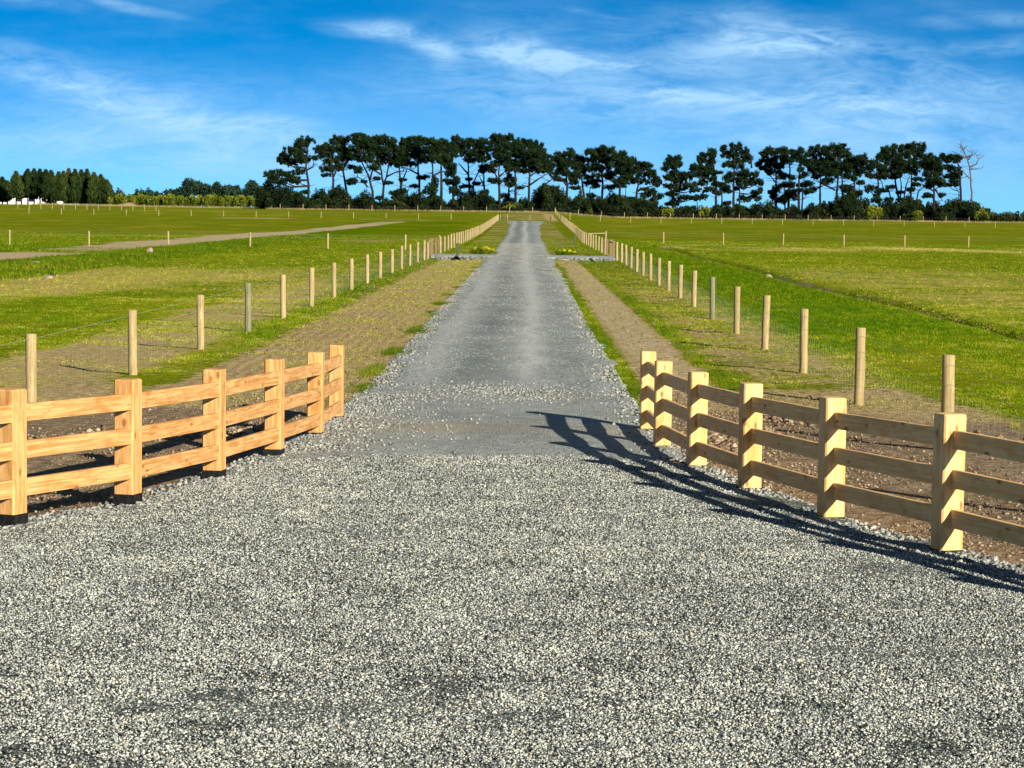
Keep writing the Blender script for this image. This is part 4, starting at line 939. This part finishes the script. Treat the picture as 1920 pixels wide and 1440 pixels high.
# undergrowth along the foot of the pines
def bush_mass(name, blobs, m, dens, L, W, parent=None, tone0=.42, tvar=.16):
    Vs, ts = [], []
    for (c, r_) in blobs:
        for _ in range(4):
            d = rng.normal(size=3); d /= np.linalg.norm(d); cc = np.array(c)+d*np.array(r_)*.5; q = random.uniform(.45, .75)
            n = int(dens*r_[0]*r_[2]*q*q)+30
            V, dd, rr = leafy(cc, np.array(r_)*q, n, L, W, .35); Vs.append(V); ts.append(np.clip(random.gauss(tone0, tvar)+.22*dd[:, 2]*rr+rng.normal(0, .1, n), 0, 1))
    V = np.concatenate(Vs); return tri_obj(name, V, np.arange(len(V)).reshape(-1, 3), m, np.concatenate(ts), parent)
prof = [(480, 362), (500, 345), (545, 352), (580, 372), (600, 352), (640, 355), (660, 372), (690, 360), (710, 378), (740, 372), (790, 362), (820, 366), (835, 378), (870, 360), (900, 362), (930, 372), (950, 376), (990, 376), (1010, 355), (1040, 352),
        (1070, 372), (1090, 362), (1120, 372), (1150, 362), (1180, 372), (1200, 368), (1225, 372), (1245, 392), (1290, 390), (1310, 392), (1345, 386), (1375, 388), (1400, 384), (1420, 388), (1440, 380), (1460, 392), (1500, 392), (1530, 385), (1560, 378), (1590, 360), (1610, 372),
        (1640, 384), (1670, 372), (1700, 378), (1740, 378), (1760, 376), (1790, 375), (1810, 376), (1830, 384)]
bl = []
for px in np.arange(484, 1836, 4.2):
    top = np.interp(px, [p[0] for p in prof], [p[1] for p in prof])+random.uniform(-4, 9); Y = 580+random.uniform(-6, 14)
    xx, zt_ = at(px, top, Y); zg = zs(xx, Y); h = max(1.2, zt_-zg); r_ = random.uniform(.9, 1.8)
    bl.append(((xx, Y, zg+h*.5), (r_, r_*1.1, h*.58)))
    if random.random() < .7: bl.append(((xx+random.uniform(-1, 1), Y-3, zg+h*.2), (r_, r_, h*.34)))
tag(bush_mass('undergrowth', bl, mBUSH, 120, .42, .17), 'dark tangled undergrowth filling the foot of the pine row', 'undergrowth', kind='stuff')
def shrub(label, px, pyt, Y, wd, m, tone0, name='shrub'):
    xx, zt_ = at(px, pyt, Y); zg = zs(xx, Y); h = max(.8, zt_-zg); root = empty(name, (xx, Y, zg), label, 'shrub')
    bb = [((random.uniform(-.5, .5)*wd, random.uniform(-.5, .5)*wd, h*random.uniform(.35, .7)), (wd*.4, wd*.4, h*.34)) for _ in range(6)]
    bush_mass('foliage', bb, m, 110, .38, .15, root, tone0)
    mb = MB(); mb.tube([(0, 0, -.1), (0, 0, h*.5)], [.12, .05], 6); mb.build('stem', mBARK, root)
shrub('yellow-green sunlit bush in the gap behind the drive end', 962, 380, 574, 2.6, mHEDGE, .5)
shrub('small yellow-green bush under the feathery fan-topped pine', 1252, 388, 574, 2.2, mHEDGE, .55)
shrub('yellow-green bush at the foot of the narrow curved pine', 1320, 388, 573, 2.0, mHEDGE, .55)
shrub('bright yellow-green bush beside the thin pole-like pine', 1640, 386, 574, 3.0, mHEDGE, .6)
shrub('olive bush with straw stems below the broad square crown', 1720, 396, 571, 2.2, mHEDGE, .6)
shrub('yellow-green bush just right of the dead pine', 1838, 392, 575, 2.6, mHEDGE, .5)
# low straw and rank grass at the foot of the trees
n = 8000; x = rng.uniform(-135, 160, n); y = rng.uniform(566, 578, n)
y = np.where(x < -64, y+60, y)
V, T, tn = blades(np.stack([x, y, zt(x, y)], -1), 3, np.full(n, .55), np.full(n, .05), .4, .8, np.full(n, .45)+(vnoise(x, y, 5., 71)-.5)*.9)
tag(tri_obj('dry_grass', V, T, mDRYG, tn), 'straw coloured rank grass along the far edge of the paddocks', 'grass', kind='stuff')

# left shelterbelt of tall conifers
tips = [(4, 335, 14), (14, 342, 12), (30, 324, 13), (40, 332, 12), (52, 320, 13), (64, 319, 14), (75, 320, 13), (86, 321, 13), (96, 322, 14), (110, 325, 14), (119, 324, 13), (129, 319, 14), (141, 320, 14), (152, 321, 14), (163, 320, 15), (176, 326, 16), (189, 330, 17), (200, 340, 16)]
def conifer(label, px, pyt, wpx, Y):
    xx, zt_ = at(px, pyt, Y); zg = zs(xx, Y); h = zt_-zg; rad = wpx/PXM(Y); root = empty('conifer_tree', (xx, Y, zg), label, 'tree', 'tall conifers of the far left shelterbelt')
    lo = random.uniform(.08, .27) if px < 94 else .04; n = 1500; u = rng.random(n)**.8; a = rng.uniform(0, 6.28, n); pr = np.interp(u, [0, .12, .4, .75, .93, 1], [.55, 1, 1, .60, .20, .02])
    lob = 1+.18*np.sin(a*3+xx)+.15*np.sin(u*17+a*2); rr = rng.random(n)**.35
    C = np.stack([np.cos(a)*pr*rad*lob*rr, np.sin(a)*pr*rad*lob*rr, h*(lo+(1-lo)*u)], -1)
    V = spikes(C, 3, .75, .2, 1.2)
    tb = random.gauss(.45, .13); tri_obj('crown', V, np.arange(len(V)).reshape(-1, 3), mCONIF, np.repeat(np.clip(tb+.15*np.sin(a*3+xx)*1+.25*(u-.5)+rng.normal(0, .12, n), 0, 1), 3), root)
    mb = MB(); mb.tube([(0, 0, -.2), (0, 0, h*.85)], [.25, .05], 6); mb.build('trunk', mBARK, root)
for i, (px, py, wp) in enumerate(tips):
    conifer('dark green columnar conifer, %s from the left in the far shelterbelt' % ORD[i], px, py, wp, 700+random.uniform(-8, 8))

# clipped yellow-green hedge, dark far trees, right hedge
def px_blobs(rng_px, step, top_f, Y, rpx, base=None):
    o = []
    for px in np.arange(rng_px[0], rng_px[1], step):
        xx, zt_ = at(px, top_f(px)+random.uniform(-1.5, 1.5), Y); zg = zs(xx, Y) if base is None else base; h = max(1., zt_-zg); r_ = rpx/PXM(Y)
        q = random.uniform(.75, 1.2); o.append(((xx, Y+random.uniform(-1.2, 1.2), zg+h*.46), (r_*q, r_, h*.53*random.uniform(.85, 1.12))))
    return o
tag(bush_mass('hedge', px_blobs((208, 486), 5, lambda p: np.interp(p, [205, 225, 470, 490], [371, 365, 368, 378]), 672, 7), mHEDGE, 90, .5, .2, None, .5, .12), 'long clipped yellow-green hedge at the far side of the left paddock', 'hedge')
tag(bush_mass('hedge', px_blobs((1812, 1990), 5, lambda p: np.interp(p, [1812, 1850, 1990], [392, 396, 398]), 672, 7, 1.6), mBUSH, 90, .5, .2, None, .7, .12), 'low green hedge at the far right beyond the dead pine', 'hedge')
def far_tree(label, px0, px1, top, Y):
    xx, _ = at((px0+px1)/2, 370, Y); zg = zs(xx, Y); root = empty('broadleaf_tree', (xx, Y, zg), label, 'tree')
    wd = (px1-px0)/PXM(Y); bb = []
    for _ in range(16):
        u = random.uniform(-.5, .5); px = (px0+px1)/2+u*(px1-px0)*.86; _, zt_ = at(px, np.interp(px, *top), Y); h = zt_-zg
        bb.append(((u*wd*.86, random.uniform(-2, 2), h*random.uniform(.35, .74)), (wd*.14+.5, 2.4, h*.25)))
    bush_mass('crown', bb, mFAR, 60, .7, .3, root, .4)
    mb = MB(); mb.tube([(0, 0, -.2), (0, 0, 4)], [.4, .2], 7); mb.build('trunk', mBARK, root)
far_tree('large dark domed tree group behind the yellow-green hedge', 322, 405, ([322, 335, 360, 385, 405], [352, 342, 332, 341, 345]), 780)
far_tree('dark bushy tree right of the large domed one', 400, 448, ([400, 412, 425, 440, 448], [345, 338, 337, 341, 352]), 770)
far_tree('dark rounded tree beside the left end of the pine row', 452, 512, ([452, 470, 490, 512], [345, 338, 340, 350]), 740)
tag(bush_mass('far_woods', px_blobs((205, 335), 6, lambda p: 358+3*math.sin(p*.11)+2*math.sin(p*.31), 1150, 9)+px_blobs((540, 1850), 7, lambda p: 392+5*math.sin(p*.05)+3*math.sin(p*.13), 950, 9, .5), mFAR, 26, 1.1, .5), 'low dark line of woods far off on the skyline', 'woods', kind='stuff')
far_tree('small dark conifer group behind the dead pine', 1788, 1858, ([1788, 1810, 1840, 1858], [376, 374, 380, 394]), 700)

# white house behind the conifers
hx, _ = at(52, 380, 745); hz = zs(hx, 745)
root = empty('house', (hx, 745, hz), 'white low house half hidden behind the far left conifers', 'house')
mb = MB(); mb.box((0, 0, 0), (9, 0, 0), (0, 4, 0), (0, 0, 3.0)); mb.build('wall', mWALL, root)
mb = MB(); mb.add([(-9.5, -4.5, 3.0), (9.5, -4.5, 3.0), (9.5, 4.5, 3.0), (-9.5, 4.5, 3.0), (-8, 0, 4.6), (8, 0, 4.6)], [(0, 1, 5, 4), (2, 3, 4, 5), (1, 2, 5), (3, 0, 4), (3, 2, 1, 0)]); mb.build('roof', mROOF, root)
for wx in (-6.5, -2.2, 2.0, 6.2):
    mb = MB(); mb.box((wx, -4.02, 1.), (.8, 0, 0), (0, .03, 0), (0, 0, 1.1)); mb.build('window', mGLASS, root)
# small white tank in front of the trees
cxx, _ = at(112, 382, 660); cz = zs(cxx, 660)
root = empty('water_tank', (cxx, 660, cz), 'small white rounded tank in front of the far left conifers', 'tank')
mb = MB(); mb.tube([(0, 0, .12), (0, 0, .18), (0, 0, .85), (0, 0, 1.02), (0, 0, 1.08)], [.93, .97, .97, .75, .3], 20); mb.build('body', mCAR, root, True)
mb = MB(); mb.box((0, 0, -.1), (1.05, 0, 0), (0, 1.05, 0), (0, 0, .21)); mb.build('base', mHOLE, root)
# earth mound
import bmesh
bm = bmesh.new(); bmesh.ops.create_icosphere(bm, subdivisions=3, radius=1)
for v in bm.verts: v.co *= 1+.1*math.sin(v.co.x*5)*math.cos(v.co.y*4); v.co.x *= 2.6; v.co.y *= 2.; v.co.z *= 1.0
me = bpy.data.meshes.new('earth_mound'); bm.to_mesh(me); bm.free(); me.materials.append(mEARTH)
o = link('earth_mound', me); mx, _ = at(240, 384, 655); o.location = (mx, 655, zs(mx, 655)); tag(o, 'brown heap of earth at the left end of the clipped hedge', 'mound')
# two faint pylons
def pylon(label, px, pyt, Y):
    xx, zt_ = at(px, pyt, Y); zg = 0.; h = zt_-zg
    root = empty('pylon', (xx, Y, zg), label, 'pylon')
    mb = MB(); b_ = 3.2
    for sx_ in (-1, 1):
        for sy_ in (-1, 1): mb.tube([(sx_*b_, sy_*b_, 0), (sx_*.5, sy_*.5, h*.72), (0, 0, h)], [.18, .14, .1], 4)
    for k in range(6):
        z0 = h*.12*k; z1 = h*.12*(k+1); w0 = b_-(b_-.5)*z0/(h*.72); w1 = b_-(b_-.5)*z1/(h*.72)
        mb.tube([(-w0, -w0, z0), (w1, -w1, z1)], .09, 4); mb.tube([(w0, -w0, z0), (-w1, -w1, z1)], .09, 4)
    mb.build('tower', mSTEEL, root)
    for k, q in enumerate((.70, .82, .93)):
        mb = MB(); mb.tube([(-4+k*.6, 0, h*q), (4-k*.6, 0, h*q)], .14, 4); mb.build('crossarm', mSTEEL, root)
pylon('faint lattice pylon on the skyline right of the conifers', 230.5, 345, 2600)
pylon('fainter lattice pylon nearer the dark domed trees', 264.5, 351, 3000)
